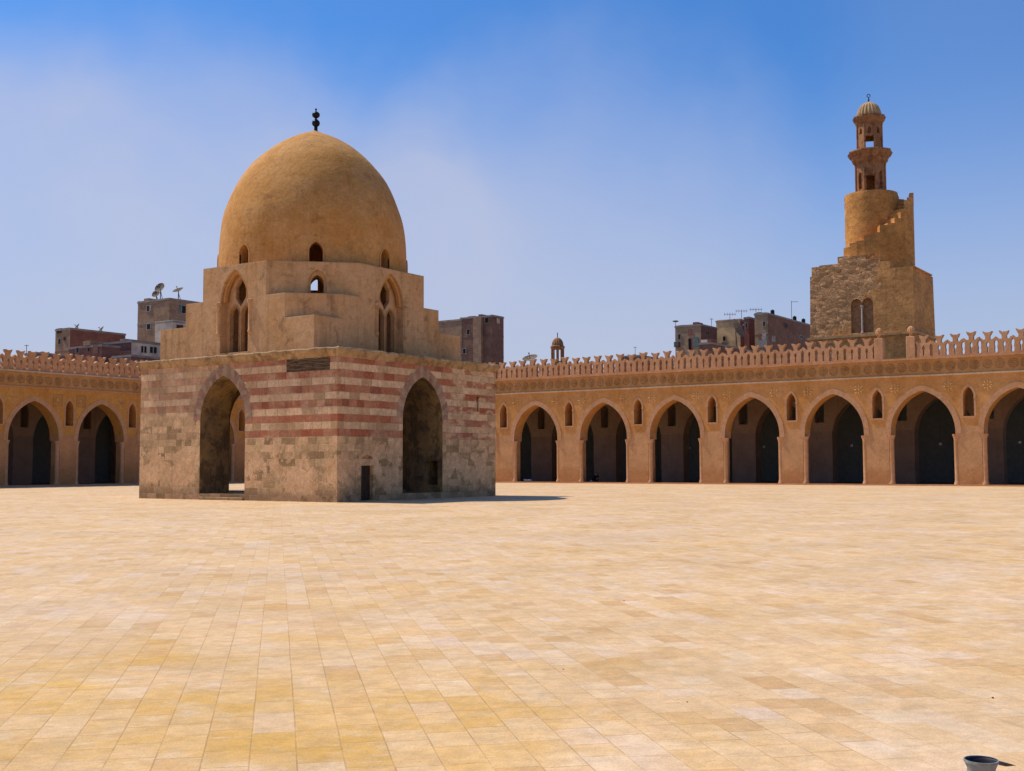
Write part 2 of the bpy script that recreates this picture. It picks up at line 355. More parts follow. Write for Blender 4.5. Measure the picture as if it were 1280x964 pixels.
def arch(c,z0,zs,w,za,n=14):
    """closed outline of a pointed arch opening, in (u,z)"""
    a=w/2; h=za-zs; k=max(0,(h*h-a*a)/(2*a)); r=a+k; pts=[(c-a,z0),(c-a,zs)]
    th=math.acos(min(1,k/r)) if r>0 else 0
    if h<a:  # low arch: ellipse
        L=[(c-a*math.cos(PI/2*i/n),zs+h*math.sin(PI/2*i/n)) for i in range(1,n)]
    else: L=[(c+k-r*math.cos(th*i/n),zs+r*math.sin(th*i/n)) for i in range(1,n)]
    pts+=L+[(c,za)]+[(2*c-q[0],q[1]) for q in reversed(L)]+[(c+a,zs),(c+a,z0)]
    return pts
def MAP(axis,val):
    """(u,z,depth) to world: axis 'x' = wall plane x=val, u is y, depth goes to +x; 'y' = plane y=val"""
    if axis=='x': return lambda u,z,d: (val+d,u,z)
    return lambda u,z,d: (u,val+d,z)
def extrude2d(bm,outer,holes,f,d0,d1,mi=0,mreveal=None):
    polys=[[Vector((p[0],p[1],0)) for p in outer]]+[[Vector((p[0],p[1],0)) for p in h] for h in holes]
    flatp=[p for q in polys for p in q]; tris=tessellate_polygon(polys)
    A=[bm.verts.new(f(p[0],p[1],d0)) for p in flatp]; B=[bm.verts.new(f(p[0],p[1],d1)) for p in flatp]
    for t_ in tris:
        if len(set(t_))<3: continue
        try: bm.faces.new([A[i] for i in t_]).material_index=mi; bm.faces.new([B[i] for i in reversed(t_)]).material_index=mi
        except ValueError: pass
    k=0
    for pi,q in enumerate(polys):
        n=len(q)
        for i in range(n):
            j=(i+1)%n
            try: bm.faces.new((A[k+i],A[k+j],B[k+j],B[k+i])).material_index=(mi if (pi==0 or mreveal is None) else mreveal)
            except ValueError: pass
        k+=n
def rect(u0,u1,z0,z1): return [(u0,z0),(u0,z1),(u1,z1),(u1,z0)]
def arch_ring(bm,f,c,z0,zs,w,za,t_,d0,d1,mi=0,tc=None):
    """flat band following the arch, from its opening out by t_"""
    I=arch(c,z0,zs,w,za); O=arch(c,z0,zs,w+2*t_,za+(tc or t_*1.1))
    for i in range(len(I)-1):
        q=[I[i],I[i+1],O[i+1],O[i]]
        extrude2d(bm,q,[],f,d0,d1,mi)
def cut(o,cutters,keep=False):
    """subtract closed meshes (bmeshes) from o and write the result back into its mesh"""
    for bm in cutters:
        bmesh.ops.recalc_face_normals(bm,faces=bm.faces)
        me=bpy.data.meshes.new('tmp'); bm.to_mesh(me); bm.free(); c=bpy.data.objects.new('tmp',me); COL.objects.link(c)
        c.matrix_world=o.matrix_world.copy() if False else Matrix.Identity(4)
        m=o.modifiers.new('b','BOOLEAN'); m.operation='DIFFERENCE'; m.solver='EXACT'; m.object=c
        bpy.context.view_layer.update(); dg=bpy.context.evaluated_depsgraph_get()
        new=bpy.data.meshes.new_from_object(o.evaluated_get(dg)); o.modifiers.remove(m); old=o.data; o.data=new; bpy.data.meshes.remove(old)
        bpy.data.objects.remove(c); bpy.data.meshes.remove(me)
def prism(poly,f,d0,d1):
    bm=NB(); extrude2d(bm,poly,[],f,d0,d1); return bm
def sweep_rect(bm,x0,x1,y0,y1,prof,mi=0):
    """a moulding run round a rectangle; prof is a closed (offset,z) outline"""
    rings=[[bm.verts.new(p) for p in ((x0-o,y0-o,z),(x1+o,y0-o,z),(x1+o,y1+o,z),(x0-o,y1+o,z))] for o,z in prof]
    for A,B in zip(rings,rings[1:]+rings[:1]):
        for i in range(4): bm.faces.new((A[i],A[(i+1)%4],B[(i+1)%4],B[i])).material_index=mi

# ------------------------------------------------------------------ ground
bm=NB(); s=3000; bm.faces.new([bm.verts.new(p) for p in ((-s,-s,-.12),(s,-s,-.12),(s,s,-.12),(-s,s,-.12))]); structure(obj('ground',bm,'earth'))
bm=NB(); box(bm,-62,43.2,-62,43.8,-.1,0); structure(obj('courtyard_paving',bm,'paving'))

# ------------------------------------------------------------------ the domed fountain
FX,FY,H=6.12,6.73,6.92
fnt=thing('domed_fountain','striped stone cube under a large plastered dome, standing alone in the paved courtyard','fountain pavilion',(0,0,0))
CX0,CY0=-5.52,-4.71; CX1,CY1=5.70,6.02; DC=(.05,.70)
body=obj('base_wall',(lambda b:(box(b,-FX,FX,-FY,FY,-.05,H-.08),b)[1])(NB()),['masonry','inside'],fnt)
AL=(.68,.0,3.85,3.12,5.95); AR=(-.03,.0,3.85,3.10,5.92)
cutters=[prism(arch(AL[0],.3,AL[2],AL[3],AL[4]),MAP('x',0),-8,-2.),prism(arch(AL[0],.3,AL[2],AL[3],AL[4]),MAP('x',0),2.,8),
 prism(arch(AR[0],.3,AR[2],AR[3],AR[4]),MAP('y',0),-8.5,-2),prism(arch(AR[0],.3,AR[2],AR[3],AR[4]),MAP('y',0),2,8.5)]
b=NB(); box(b,-4.3,4.3,-4.35,5.15,.3,9.); cutters.append(b)
cutters.append(prism(rect(-4.52,-3.68,.04,1.62),MAP('y',-FY),-.5,.55))
cutters.append(prism(arch(-4.1,1.93,1.96,.75,2.08,6),MAP('y',-FY),-.5,.2))
cutters.append(prism(rect(4.43,4.60,4.42,5.17),MAP('y',-FY),-.5,.7))
cutters.append(prism(rect(-6.25,-3.55,5.92,6.5),MAP('x',-FX),-.5,.10))
JY0,JY1=onx(1.52,547,600).y,onx(1.52,533,600).y; JZ0,JZ1=onx(1.52,540,606).z,onx(1.52,540,576).z
cutters.append(prism(rect(JY0,JY1,JZ0,JZ1),MAP('x',0),1.2,2.9))
cut(body,cutters)
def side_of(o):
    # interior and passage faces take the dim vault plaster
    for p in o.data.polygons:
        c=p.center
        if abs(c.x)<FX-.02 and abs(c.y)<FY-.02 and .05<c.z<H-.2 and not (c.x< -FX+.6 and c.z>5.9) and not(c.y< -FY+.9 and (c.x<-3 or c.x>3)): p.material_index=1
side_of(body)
obj('floor_slab',bbox(-4.28,4.28,-4.33,5.13,.18,.32,0),'white_stone',fnt)
# thresholds
for (n,bx) in (('a',(-FX-.28,-FX+.3,AL[0]-1.5,AL[0]+1.5)),):
    obj('threshold',bbox(-FX-.10,-FX+.0,AL[0]-1.5,AL[0]+1.5,0,.14,.02),'cornice',fnt)
# relief panel, door, door leaf in jamb recess
b=NB()
for k in range(7):
    z0=5.93+k*.081; dd=random.uniform(.0,.05); 
    y=-6.24
    while y<-3.57:
        y2=min(-3.56,y+random.uniform(.25,.9)); e=dd+random.uniform(-.02,.03)
        box(b,-FX+.02-e+.02,-FX+.09,y,y2-.01,z0,z0+.07); y=y2
obj('carved_panel',b,'wood',fnt)
dr=obj('door',bbox(-4.5,-3.7,-FY+.22,-FY+.28,.05,1.6,0),'door',fnt)
b=NB()
for k in range(4): box(b,-4.45+k*.19,-4.29+k*.19,-FY+.20,-FY+.218,.1,1.55)
obj('door_plank',b,'door',dr)
obj('doorstep',bbox(-4.62,-3.58,-FY-.10,-FY-.001,0,.05,.01),'cornice',fnt)
# voussoirs round the two arches in view, alternating stone
def voussoirs(f,c,zs,w,za,name):
    I=arch(c,0,zs,w,za,11)[1:-1]; O=arch(c,0,zs,w+1.0,za+.60,11)[1:-1]
    b=NB(); k=0
    for i in range(0,len(I)-1,1):
        e=random.uniform(.84,1.02); A,B=Vector(I[i]),Vector(I[i+1]); C,D=Vector(O[i+1]),Vector(O[i])
        C=B+(C-B)*e; D=A+(D-A)*e; g=.012
        extrude2d(b,[A*(1-g)+B*g,B*(1-g)+A*g,C*(1-g)+D*g,D*(1-g)+C*g],[],f,-.004-random.random()*.006,.03,i%2)
    return obj(name,b,['vous_a','vous_b'],fnt)
MT['vous_a']=plaster('voussoir_cream',(.50,.34,.205),(.40,.26,.15),(.20,.13,.08),patch=.5)
MT['vous_b']=plaster('voussoir_pink',(.44,.26,.165),(.38,.20,.115),(.22,.11,.065),patch=.5)
voussoirs(MAP('x',-FX),AL[0],AL[2],AL[3],AL[4],'arch_voussoirs'); voussoirs(MAP('y',-FY),AR[0],AR[2],AR[3],AR[4],'arch_voussoirs')
# cornice
b=NB(); sweep_rect(b,-FX,FX,-FY,FY,[(-.3,H-.42),(.03,H-.42),(.05,H-.34),(.10,H-.26),(.20,H-.16),(.22,H-.05),(.18,H),(-.3,H)])
bmesh.ops.subdivide_edges(b,edges=[e for e in b.edges if e.calc_length()>5],cuts=70,use_grid_fill=True)
for v in b.verts:
    if v.co.z>H-.5: v.co+=Vector((MN2.noise(v.co*2.3),MN2.noise(v.co*2.3+Vector((5,5,5))),MN2.noise(v.co*1.9+Vector((9,1,2)))))*.055
bmesh.ops.bevel(b,geom=[e for e in b.edges if abs(e.verts[0].co.z-e.verts[1].co.z)>.01 and abs(e.verts[0].co.x)>FX-.0],offset=.05,segments=1,affect='EDGES') if False else None
obj('cornice',b,'cornice',fnt)
obj('roof',bbox(-FX+.1,FX-.1,-FY+.1,FY-.1,H-.2,H-.06,0),'drum',fnt)
# drum: three square tiers whose corners are cut back further each time, all sharing their faces
def tier(z0,z1,c,ch):
    x0,x1,y0,y1=CX0,CX1,CY0,CY1
    if c<.01: P=[(x0,y0),(x1,y0),(x1,y1),(x0,y1)]
    else: P=[(x0+c,y0),(x1-c,y0),(x1,y0+c),(x1,y1-c),(x1-c,y1),(x0+c,y1),(x0,y1-c),(x0,y0+c)]
    b=NB(); A=[b.verts.new((*p,z0)) for p in P]; B=[b.verts.new((*p,z1)) for p in P]
    for i in range(len(P)): b.faces.new((A[i],A[(i+1)%len(P)],B[(i+1)%len(P)],B[i]))
    b.faces.new(A); b.faces.new(B); return b
def drum_bm():
    """one closed skin, stepped"""
    b=NB(); lv=[(H-.1,8.58,0.0),(8.58,9.76,1.9),(9.76,11.42,3.15)]
    x0,x1,y0,y1=CX0,CX1,CY0,CY1
    def ring(c,z):
        c=max(c,.004)
        return [b.verts.new((p[0],p[1],z)) for p in [(x0+c,y0),(x1-c,y0),(x1,y0+c),(x1,y1-c),(x1-c,y1),(x0+c,y1),(x0,y1-c),(x0,y0+c)]]
    prev=None
    for i,(z0,z1,c) in enumerate(lv):
        A=ring(c,z0); B=ring(c,z1)
        for k in range(8): b.faces.new((A[k],A[(k+1)%8],B[(k+1)%8],B[k]))
        if prev is None: b.faces.new(A)
        else:
            for k in (0,2,4,6):   # ledge triangles/trapezia at each corner (edges 1-2,3-4,5-6,7-0 are the chamfers)
                pass
            for k in (1,3,5,7): b.faces.new((prev[k],prev[(k+1)%8],A[(k+1)%8],A[k]))
            for k in (0,2,4,6): pass
        prev=B
    b.faces.new(prev)
    return b
drum_parts=[]
# built as three butted tiers booleaned one by one (faces shared in plane are avoided by stacking end to end)
tiers=[('drum_tier',H-.1,8.58,0.),('drum_tier',8.58,9.76,1.9),('drum_tier',9.76,11.42,3.15)]
NI=[('x',CX0,.62),('y',CY0,-.06),('x',CX1,.62),('y',CY1,-.06)]
def niche_cutters():
    L=[]
    for ax,val,c in NI:
        sgn=1 if val<0 else -1
        f=MAP(ax,val)
        def d(a,b_): return (sgn*a,sgn*b_)
        a_,b_=d(-.5,.42); L.append(prism(arch(c,7.12,9.62,1.92,11.18),f,min(a_,b_),max(a_,b_)))
        a_,b_=d(.2,2.6); lo,hi=min(a_,b_),max(a_,b_)
        m=1 if (ax=='x') else -1
        L.append(prism(arch(c+.40,7.14,8.98,.62,9.45,6),f,lo,hi)); L.append(prism(arch(c-.40,7.14,8.98,.62,9.45,6),f,lo,hi))
        L.append(prism([(c,9.42),(c-.36,9.86),(c-.36,10.42),(c,10.86),(c+.36,10.42),(c+.36,9.86)],f,lo,hi))
        lo2,hi2=min(*d(.66,2.6)),max(*d(.66,2.6)); L.append(prism(rect(c-.95,c+.95,7.13,10.9),f,lo2,hi2))
    return L
def core():
    b=NB(); lathe(b,[(3.9,H-.3),(3.9,12.)],40,(DC[0],DC[1])); return b
def corner_cut():
    L=[]
    for k in range(4):
        a=R(45+90*k); n=Vector((math.cos(a),math.sin(a),0)); w=Vector((-n.y,n.x,0)); c=Vector(((CX0+CX1)/2,(CY0+CY1)/2,0))
        f=lambda u,z,dd,n=n,w=w,c=c: tuple(c+w*u+n*dd+Vector((0,0,z)))
        L.append(prism(arch(0,9.80,10.35,.62,10.80,5),f,2.5,8.5))
        L.append(prism(arch(0,9.72 if False else 9.80,10.42,.86,11.02,5),f,5.40,8.5))
    return L
# single stepped drum: tier meshes merged with union so they read as one wall
dm=obj('drum',tier(H-.1,11.42,3.15,0),'drum',fnt)
def union(o,bm):
    bmesh.ops.recalc_face_normals(bm,faces=bm.faces)
    me=bpy.data.meshes.new('tmp'); bm.to_mesh(me); bm.free(); c=bpy.data.objects.new('tmp',me); COL.objects.link(c)
    m=o.modifiers.new('b','BOOLEAN'); m.operation='UNION'; m.solver='EXACT'; m.object=c
    bpy.context.view_layer.update(); dg=bpy.context.evaluated_depsgraph_get()
    new=bpy.data.meshes.new_from_object(o.evaluated_get(dg)); o.modifiers.remove(m); old=o.data; o.data=new; bpy.data.meshes.remove(old)
    bpy.data.objects.remove(c); bpy.data.meshes.remove(me)
union(dm,tier(H-.1,9.76,1.9,0)); union(dm,tier(H-.1,8.58,.0,0))
cut(dm,[core()]+niche_cutters()+corner_cut())
# niche mouldings, colonnettes
for ax,val,c in NI[:2]:
    f=MAP(ax,val); 
    for s_ in (-1,1):
        cc=c+s_*1.10; P=f(cc,0,.02)
        b=NB(); lathe(b,[(.07,7.95),(.15,8.08),(.11,8.16),(.11,9.38),(.17,9.5),(.16,9.62),(.05,9.66)],12,(P[0],P[1])); obj('colonnette',b,'drum',fnt,smooth=True)
    b=NB(); arch_ring(b,f,c,9.62,9.63,1.92-.36,11.0,.15,.12,.30); obj('niche_moulding',b,'dome',fnt)
    b=NB()   # raised plaster edge round the tracery
    for o_ in (-.40,.40): arch_ring(b,f,c+o_,7.14,8.98,.62,9.45,.06,.385,.43)
    obj('tracery_moulding',b,'white_trim' if False else 'drum',fnt)
# dome
PR=[(4.88,11.38),(4.90,12.2),(4.89,12.9),(4.83,13.6),(4.72,14.3),(4.50,15.05),(4.18,15.85),(3.75,16.65),(3.2,17.4),(2.52,18.05),(1.78,18.58),(1.1,18.95),(.5,19.2),(.14,19.36)]
def cat(P,n=5):
    out=[]
    for i in range(len(P)-1):
        p0=P[max(0,i-1)];p1=P[i];p2=P[i+1];p3=P[min(len(P)-1,i+2)]
        for k in range(n):
            t_=k/n; out.append(tuple(.5*((2*p1[j])+(-p0[j]+p2[j])*t_+(2*p0[j]-5*p1[j]+4*p2[j]-p3[j])*t_*t_+(-p0[j]+3*p1[j]-3*p2[j]+p3[j])*t_**3) for j in (0,1)))
    return out+[P[-1]]
prof=cat(PR)+[(0,19.42)]; inn=[(0,18.3)]+[(r*.88,11.38+(z-11.38)*.90) for r,z in reversed(cat(PR)[:-3])]
b=NB(); 
n=96; full=prof+inn
lathe(b,full,n,(DC[0],DC[1])); 
# the open bottom ring between outer and inner skins
for fc in [fc for fc in b.faces if len(fc.verts)>8]: b.faces.remove(fc)
b.verts.ensure_lookup_table()
bot=[v for v in b.verts if abs(v.co.z-11.38)<1e-4]
outer=sorted([v for v in bot if math.hypot(v.co.x-DC[0],v.co.y-DC[1])>4.6],key=lambda v:math.atan2(v.co.y-DC[1],v.co.x-DC[0]))
inner=sorted([v for v in bot if math.hypot(v.co.x-DC[0],v.co.y-DC[1])<=4.6],key=lambda v:math.atan2(v.co.y-DC[1],v.co.x-DC[0]))
for i in range(n): b.faces.new((outer[i],outer[(i+1)%n],inner[(i+1)%n],inner[i]))
from mathutils import noise as MN
for v in b.verts:   # hand-laid plaster is never a true curve
    r=math.hypot(v.co.x-DC[0],v.co.y-DC[1])
    if v.co.z>11.5:
        k=MN.noise(v.co*.45)*.05+MN.noise(v.co*1.3+Vector((9,3,1)))*.022
        if r>.05: v.co.x+=(v.co.x-DC[0])/r*k; v.co.y+=(v.co.y-DC[1])/r*k
        v.co.z+=k*.3
dome=obj('dome',b,'dome',fnt,smooth=True)
L=[]
for k in range(8):
    a=R(45*k); nn=Vector((math.cos(a),math.sin(a),0)); w=Vector((-nn.y,nn.x,0)); c=Vector((DC[0],DC[1],0))
    f=lambda u,z,dd,n=nn,w=w,c=c: tuple(c+w*u+n*dd+Vector((0,0,z)))
    L.append(prism(arch(0,11.46,12.05,.66,12.52,5),f,3.4,6.))
cut(dome,L)
for p in dome.data.polygons: p.use_smooth=True
try: dome.data.set_sharp_from_angle(angle=R(30))
except Exception: pass
for k in range(8):
    a=R(45*k); nn=Vector((math.cos(a),math.sin(a),0)); w=Vector((-nn.y,nn.x,0)); c=Vector((DC[0],DC[1],0))
    f=lambda u,z,dd,n=nn,w=w,c=c: tuple(c+w*u+n*dd+Vector((0,0,z)))
    b=NB(); arch_ring(b,f,0,11.42,12.05,.66,12.52,.07,4.80,4.93); obj('window_surround',b,'dome',fnt)
b=NB(); lathe(b,[(.10,19.3),(.09,19.62),(.0,19.64)][:2]+[(.045,19.66),(.12,19.63),(.19,19.70),(.215,19.80),(.19,19.90),(.12,19.97),(.06,20.02),(.05,20.06),(.12,20.10),(.19,20.17),(.21,20.25),(.185,20.34),(.11,20.40),(.04,20.43),(.03,20.5),(.055,20.53),(.055,20.58),(0,20.61)],20,(DC[0]+.02,DC[1]-.05))
obj('finial',b,'black',fnt,smooth=True)

# ------------------------------------------------------------------ arcades
WD=1.2
def petal_disc(r,n=8,raised=.05,ring=True):
    """carved rosette facing -x at the origin, lying in the y-z plane"""
    b=NB()
    def pt(rr,a,d): return (-d,rr*math.cos(a),rr*math.sin(a))
    c=b.verts.new(pt(0,0,.02))
    R1=[b.verts.new(pt(r*.98,2*PI*i/32,.006)) for i in range(32)]
    R0=[b.verts.new(pt(r*.80,2*PI*i/32,-.0)) for i in range(32)]
    Rb=[b.verts.new(pt(r*.98,2*PI*i/32,-.05)) for i in range(32)]
    Rm=[b.verts.new(pt(r*.90,2*PI*i/32,raised)) for i in range(32)]
    for i in range(32):
        j=(i+1)%32; b.faces.new((Rb[i],Rb[j],R1[j],R1[i])); b.faces.new((R1[i],R1[j],Rm[j],Rm[i])); b.faces.new((Rm[i],Rm[j],R0[j],R0[i])); 
    f=b.faces.new(R0)
    for k in range(n):
        a=2*PI*k/n; da=PI/n*.72
        base=[pt(r*.14,a-da*.5,.002),pt(r*.5,a-da,.002),pt(r*.76,a,.002),pt(r*.5,a+da,.002),pt(r*.14,a+da*.5,.002)]
        V=[b.verts.new(p) for p in base]; t_=b.verts.new(pt(r*.48,a,raised*1.1))
        for i in range(5): b.faces.new((V[i],V[(i+1)%5],t_))
    V=[b.verts.new(pt(r*.13,2*PI*i/8,.002)) for i in range(8)]; t_=b.verts.new(pt(0,0,raised*1.1))
    for i in range(8): b.faces.new((V[i],V[(i+1)%8],t_))
    return b
def open_flower(r,n=8,raised=.10):
    b=NB()
    def pt(rr,a,d): return (-d,rr*math.cos(a),rr*math.sin(a))
    for k in range(n):
        a=2*PI*k/n; da=PI/n*.62
        V=[b.verts.new(pt(*q,-.02)) for q in ((r*.2,a-da*.9),(r*.75,a-da),(r*.98,a-da*.4),(r*.98,a+da*.4),(r*.75,a+da),(r*.2,a+da*.9))]
        t_=b.verts.new(pt(r*.62,a,raised))
        for i in range(6): b.faces.new((V[i],V[(i+1)%6],t_))
        b.faces.new(V)
    lathe_=[b.verts.new(pt(r*.17,2*PI*i/10,-.02)) for i in range(10)]; t_=b.verts.new(pt(0,0,raised))
    for i in range(10): b.faces.new((lathe_[i],lathe_[(i+1)%10],t_))
    b.faces.new(lathe_)
    return b
def merlon_bm(w=1.12,h=1.70,t_=.34,worn=0.):
    """one 'paper doll' of the cresting, facing -x, base at z=0, centred on y=0: fishtail head, peaked arms, waisted body, keyhole"""
    a=w/2
    Lh=[(a,0),(a,.12),(a-.09,.14),(a-.12,.32),(a-.09,.52),(a-.13,.78),(a-.10,.98),(a,1.06),(a,1.30),
        (a-.10,1.24),(a-.24,1.10),(.16,1.12),(.155,1.26),(.17,1.38),(.25,1.50),(.335,1.70),(.28,1.715),(.12,1.635),(0,1.62)]
    Lh=[(y*1.,z*h/1.72) for y,z in Lh]
    outer=Lh+[(-y,z) for y,z in reversed(Lh[:-1])]
    key=[(-.045,.16),(-.045,.56),(-.10,.66),(-.10,.78),(-.05,.90),(0,.93),(.05,.90),(.10,.78),(.10,.66),(.045,.56),(.045,.16)]
    b=NB(); extrude2d(b,outer,[key],lambda u,z,d:(d,u,z),-t_/2,t_/2)
    return b
mer_proto=[]
for wv_ in range(3):
    mb=merlon_bm(); 
    rnd=random.Random(wv_)
    for v in mb.verts:
        if v.co.z>1.0: v.co.z+=rnd.uniform(-.03,.03)*(1 if wv_ else .3); v.co.y+=rnd.uniform(-.012,.012)
    mer_proto.append(mb)
def arcade(axis,val,u0,u1,arches,niches,parent,facade,label_pieces,side):
    """axis: plane holding the facade; everything built from real bay positions"""
    f=MAP(axis,val)
    holes=[]
    for c in arches:
        o=arch(c,.0,3.95,4.62,6.98)
        # wider below the capitals, where the corner columns stand
        o=[(c-2.46,.06),(c-2.46,3.72)]+[(c-2.31,3.74)]+o[1:-1]+[(c+2.31,3.74),(c+2.46,3.72),(c+2.46,.06)]
        holes.append(o)
    for c in niches: holes.append(arch(c,5.02,6.42,.74,7.16,6))
    b=NB(); extrude2d(b,rect(u0,u1,-.1,8.08),holes,f,0,WD); obj('facade_wall',b,facade,parent)
    b=NB(); extrude2d(b,rect(u0,u1,8.08,9.30),[],f,.03,WD); obj('frieze_band',b,'frieze',parent)
    def run(z0,z1,d,name,mat,jit=.012):
        b=NB(); u=u0; 
        while u<u1:
            u_=min(u1,u+random.uniform(1.5,4.)); j=random.uniform(-jit,jit)
            extrude2d(b,rect(u,u_-.004,z0+j,z1+j),[],f,-d+random.uniform(-.01,.01),.3); u=u_
        obj(name,b,mat,parent)
    run(8.02,8.14,.10,'string_course','lip' if side=='R' else 'trim'); run(9.28,9.42,.16,'cornice','trim' if side=='R' else 'lip')
    b=NB(); extrude2d(b,rect(u0,u1,-.1,.10),[],f,-.35,-.002); obj('plinth_step',b,'trim',parent)
    # second row, back wall, floor, ceiling
    r2=6.35
    b=NB(); hs=[]
    for c in arches:
        if u0+3<c<u1-3: hs.append(arch(c,.06,3.9,4.62,6.98))
    for c in niches:
        if u0+1<c<u1-1: hs.append(arch(c,5.02,6.42,.8,7.16,6))
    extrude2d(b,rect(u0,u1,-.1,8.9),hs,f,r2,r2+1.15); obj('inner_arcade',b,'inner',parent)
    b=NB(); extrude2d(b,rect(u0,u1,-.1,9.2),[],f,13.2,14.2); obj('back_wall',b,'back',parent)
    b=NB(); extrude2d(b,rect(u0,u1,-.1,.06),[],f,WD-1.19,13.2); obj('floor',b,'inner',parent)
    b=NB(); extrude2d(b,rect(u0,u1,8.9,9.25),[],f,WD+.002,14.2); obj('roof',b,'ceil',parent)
    b=NB(); k=u0+.6
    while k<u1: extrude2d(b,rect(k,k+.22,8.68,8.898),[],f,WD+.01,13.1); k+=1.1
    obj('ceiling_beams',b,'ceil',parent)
    # arch mouldings and corner columns
    for c in arches:
        b=NB(); arch_ring(b,f,c,3.74,3.95,4.62,6.98,.40,-.045,.05,tc=.42); o=obj('arch_moulding',b,'trim',parent)
        for s_ in (-1,1):
            P=f(c+s_*2.33,0,.17)
            b=NB(); lathe(b,[(.24,.06),(.25,.20),(.20,.30),(.185,.42),(.185,3.30),(.20,3.36),(.19,3.40),(.27,3.62),(.29,3.74)],14,(P[0],P[1]))
            obj('corner_column',b,'trim',parent,smooth=True)
    for c in niches:
        b=NB(); arch_ring(b,f,c,5.02,6.42,.74,7.16,.15,-.035,.05,tc=.22)
        extrude2d(b,rect(c-.5,c+.5,4.90,5.015),[],f,-.05,.05)
        for s_ in (-1,1): extrude2d(b,rect(c+s_*.44-.09,c+s_*.44+.09,6.30,6.46),[],f,-.06,.02)
        obj('niche_surround',b,'trim',parent)
    return f
RP=thing('courtyard_arcade','long orange plastered arcade running across the right half, below the spiral tower','arcade',(43.25,43.86,0))
LP=thing('courtyard_arcade','ochre plastered arcade at the left edge, seen behind the striped cube','arcade',(43.25,43.86,0))
R_n=[45.9-.0,39.05,32.1,25.17,18.24,11.27,4.41,-2.38,-9.09,-15.81,-22.35,-28.9,-35.4]; R_n=R_n[1:]
R_a=[35.6,28.65,21.7,14.76,7.80,1.0,-5.78,-12.45,-19.08,-25.65,-32.2]
XR,YL=43.25,43.86
arcade('x',XR,-36.2,YL,R_a,R_n[:-0 or None][0:12] if False else [n_ for n_ in R_n if n_>-35.9],RP,'facadeR',None,'R')
L_n=[-3.5,2.96,9.43,15.9,22.28,28.75,35.2]; L_a=[-.27,6.2,12.6,19.09,25.5,31.97,38.4]
arcade('y',YL,-6.,XR,L_a,L_n,LP,'facadeL',None,'L')
# cresting, medallions, rosettes: shared meshes
mm=[]
for mb in mer_proto:
    bmesh.ops.recalc_face_normals(mb,faces=mb.faces); me=bpy.data.meshes.new('merlon'); mb.to_mesh(me); mb.free(); me.materials.append(MT['trim']); mm.append(me)
def put(me,name,parent,loc,rz=0.):
    o=bpy.data.objects.new(name,me); link(o,parent,loc); o.rotation_euler[2]=rz
    if name=='merlon': o.rotation_euler[1]=random.uniform(-.03,.03); o.scale=(random.uniform(.92,1.05),1,random.uniform(.955,1.035))
    return o
def mesh_of(bm,name,mat):
    bmesh.ops.recalc_face_normals(bm,faces=bm.faces); me=bpy.data.meshes.new(name); bm.to_mesh(me); bm.free(); me.materials.append(MT[mat]); return me
ga,gb=onx(XR,1137.5,445).y,onx(XR,1104,449).y       # gap with two posts
post0=onx(XR,1098,448).y; post1=onx(XR,1138,446).y
y=post0+.36+.56; k=0
while y<YL-.3:
    put(mm[k%3],'merlon',RP,(XR+.30,y,9.40)); y+=1.12; k+=1
y=post1-.36-.56
while y>-36:
    put(mm[k%3],'merlon',RP,(XR+.30,y,9.40)); y-=1.12; k+=1
for py in (post0,post1):
    g=obj('cresting_post',bbox(XR+.08,XR+.58,py-.32,py+.32,9.40,11.05,.03),'trim',RP)
    b=NB(); lathe(b,[(.10,11.05),(.14,11.15),(.12,11.22),(.13,11.30),(.24,11.36),(.27,11.50),(.24,11.66),(.15,11.78),(.05,11.84),(0,11.85)],60,(XR+.33,py),lobes=10,lobe=.2)
    obj('knob',b,'trim',g,smooth=True)
x=-5.4; k=0
while x<XR-.2:
    put(mm[k%3],'merlon',LP,(x,YL+.30,9.40),-PI/2); x+=1.12; k+=1
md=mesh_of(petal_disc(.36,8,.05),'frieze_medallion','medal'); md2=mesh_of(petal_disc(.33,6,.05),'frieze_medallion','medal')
y=YL-.5; k=0
while y>-36: 
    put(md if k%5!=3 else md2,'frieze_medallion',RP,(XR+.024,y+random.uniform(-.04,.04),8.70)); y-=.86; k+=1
x=-5.; 
while x<XR-.3:
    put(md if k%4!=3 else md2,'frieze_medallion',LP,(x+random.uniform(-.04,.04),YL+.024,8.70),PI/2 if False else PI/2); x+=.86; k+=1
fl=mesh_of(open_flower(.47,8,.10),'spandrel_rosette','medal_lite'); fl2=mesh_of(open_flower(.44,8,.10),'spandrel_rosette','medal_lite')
for i,c in enumerate([n_ for n_ in R_n if n_>-35]):
    for s_ in (-1,1):
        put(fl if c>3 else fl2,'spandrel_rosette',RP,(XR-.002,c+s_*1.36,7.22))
fl3=mesh_of(open_flower(.52,4,.10),'spandrel_rosette','medal_lite')
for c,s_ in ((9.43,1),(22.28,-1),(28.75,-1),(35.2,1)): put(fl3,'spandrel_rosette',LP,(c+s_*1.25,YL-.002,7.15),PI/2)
for s_ in (-1,1):
    b=NB(); c=15.9+s_*1.12; f=MAP('y',YL)
    extrude2d(b,rect(c-.46,c+.46,6.62,7.62),[rect(c-.36,c+.36,6.72,7.52)],f,-.03,.02)
    extrude2d(b,rect(c-.24,c+.24,6.86,7.38),[rect(c-.15,c+.15,6.95,7.29)],f,-.02,.02)
    obj('carved_square',b,'medal',LP)
def face_fix():
    for o in COL.objects:
        if o.parent is LP and o.name.startswith(('frieze_medallion','spandrel_rosette')): o.rotation_euler[2]=PI/2
face_fix()

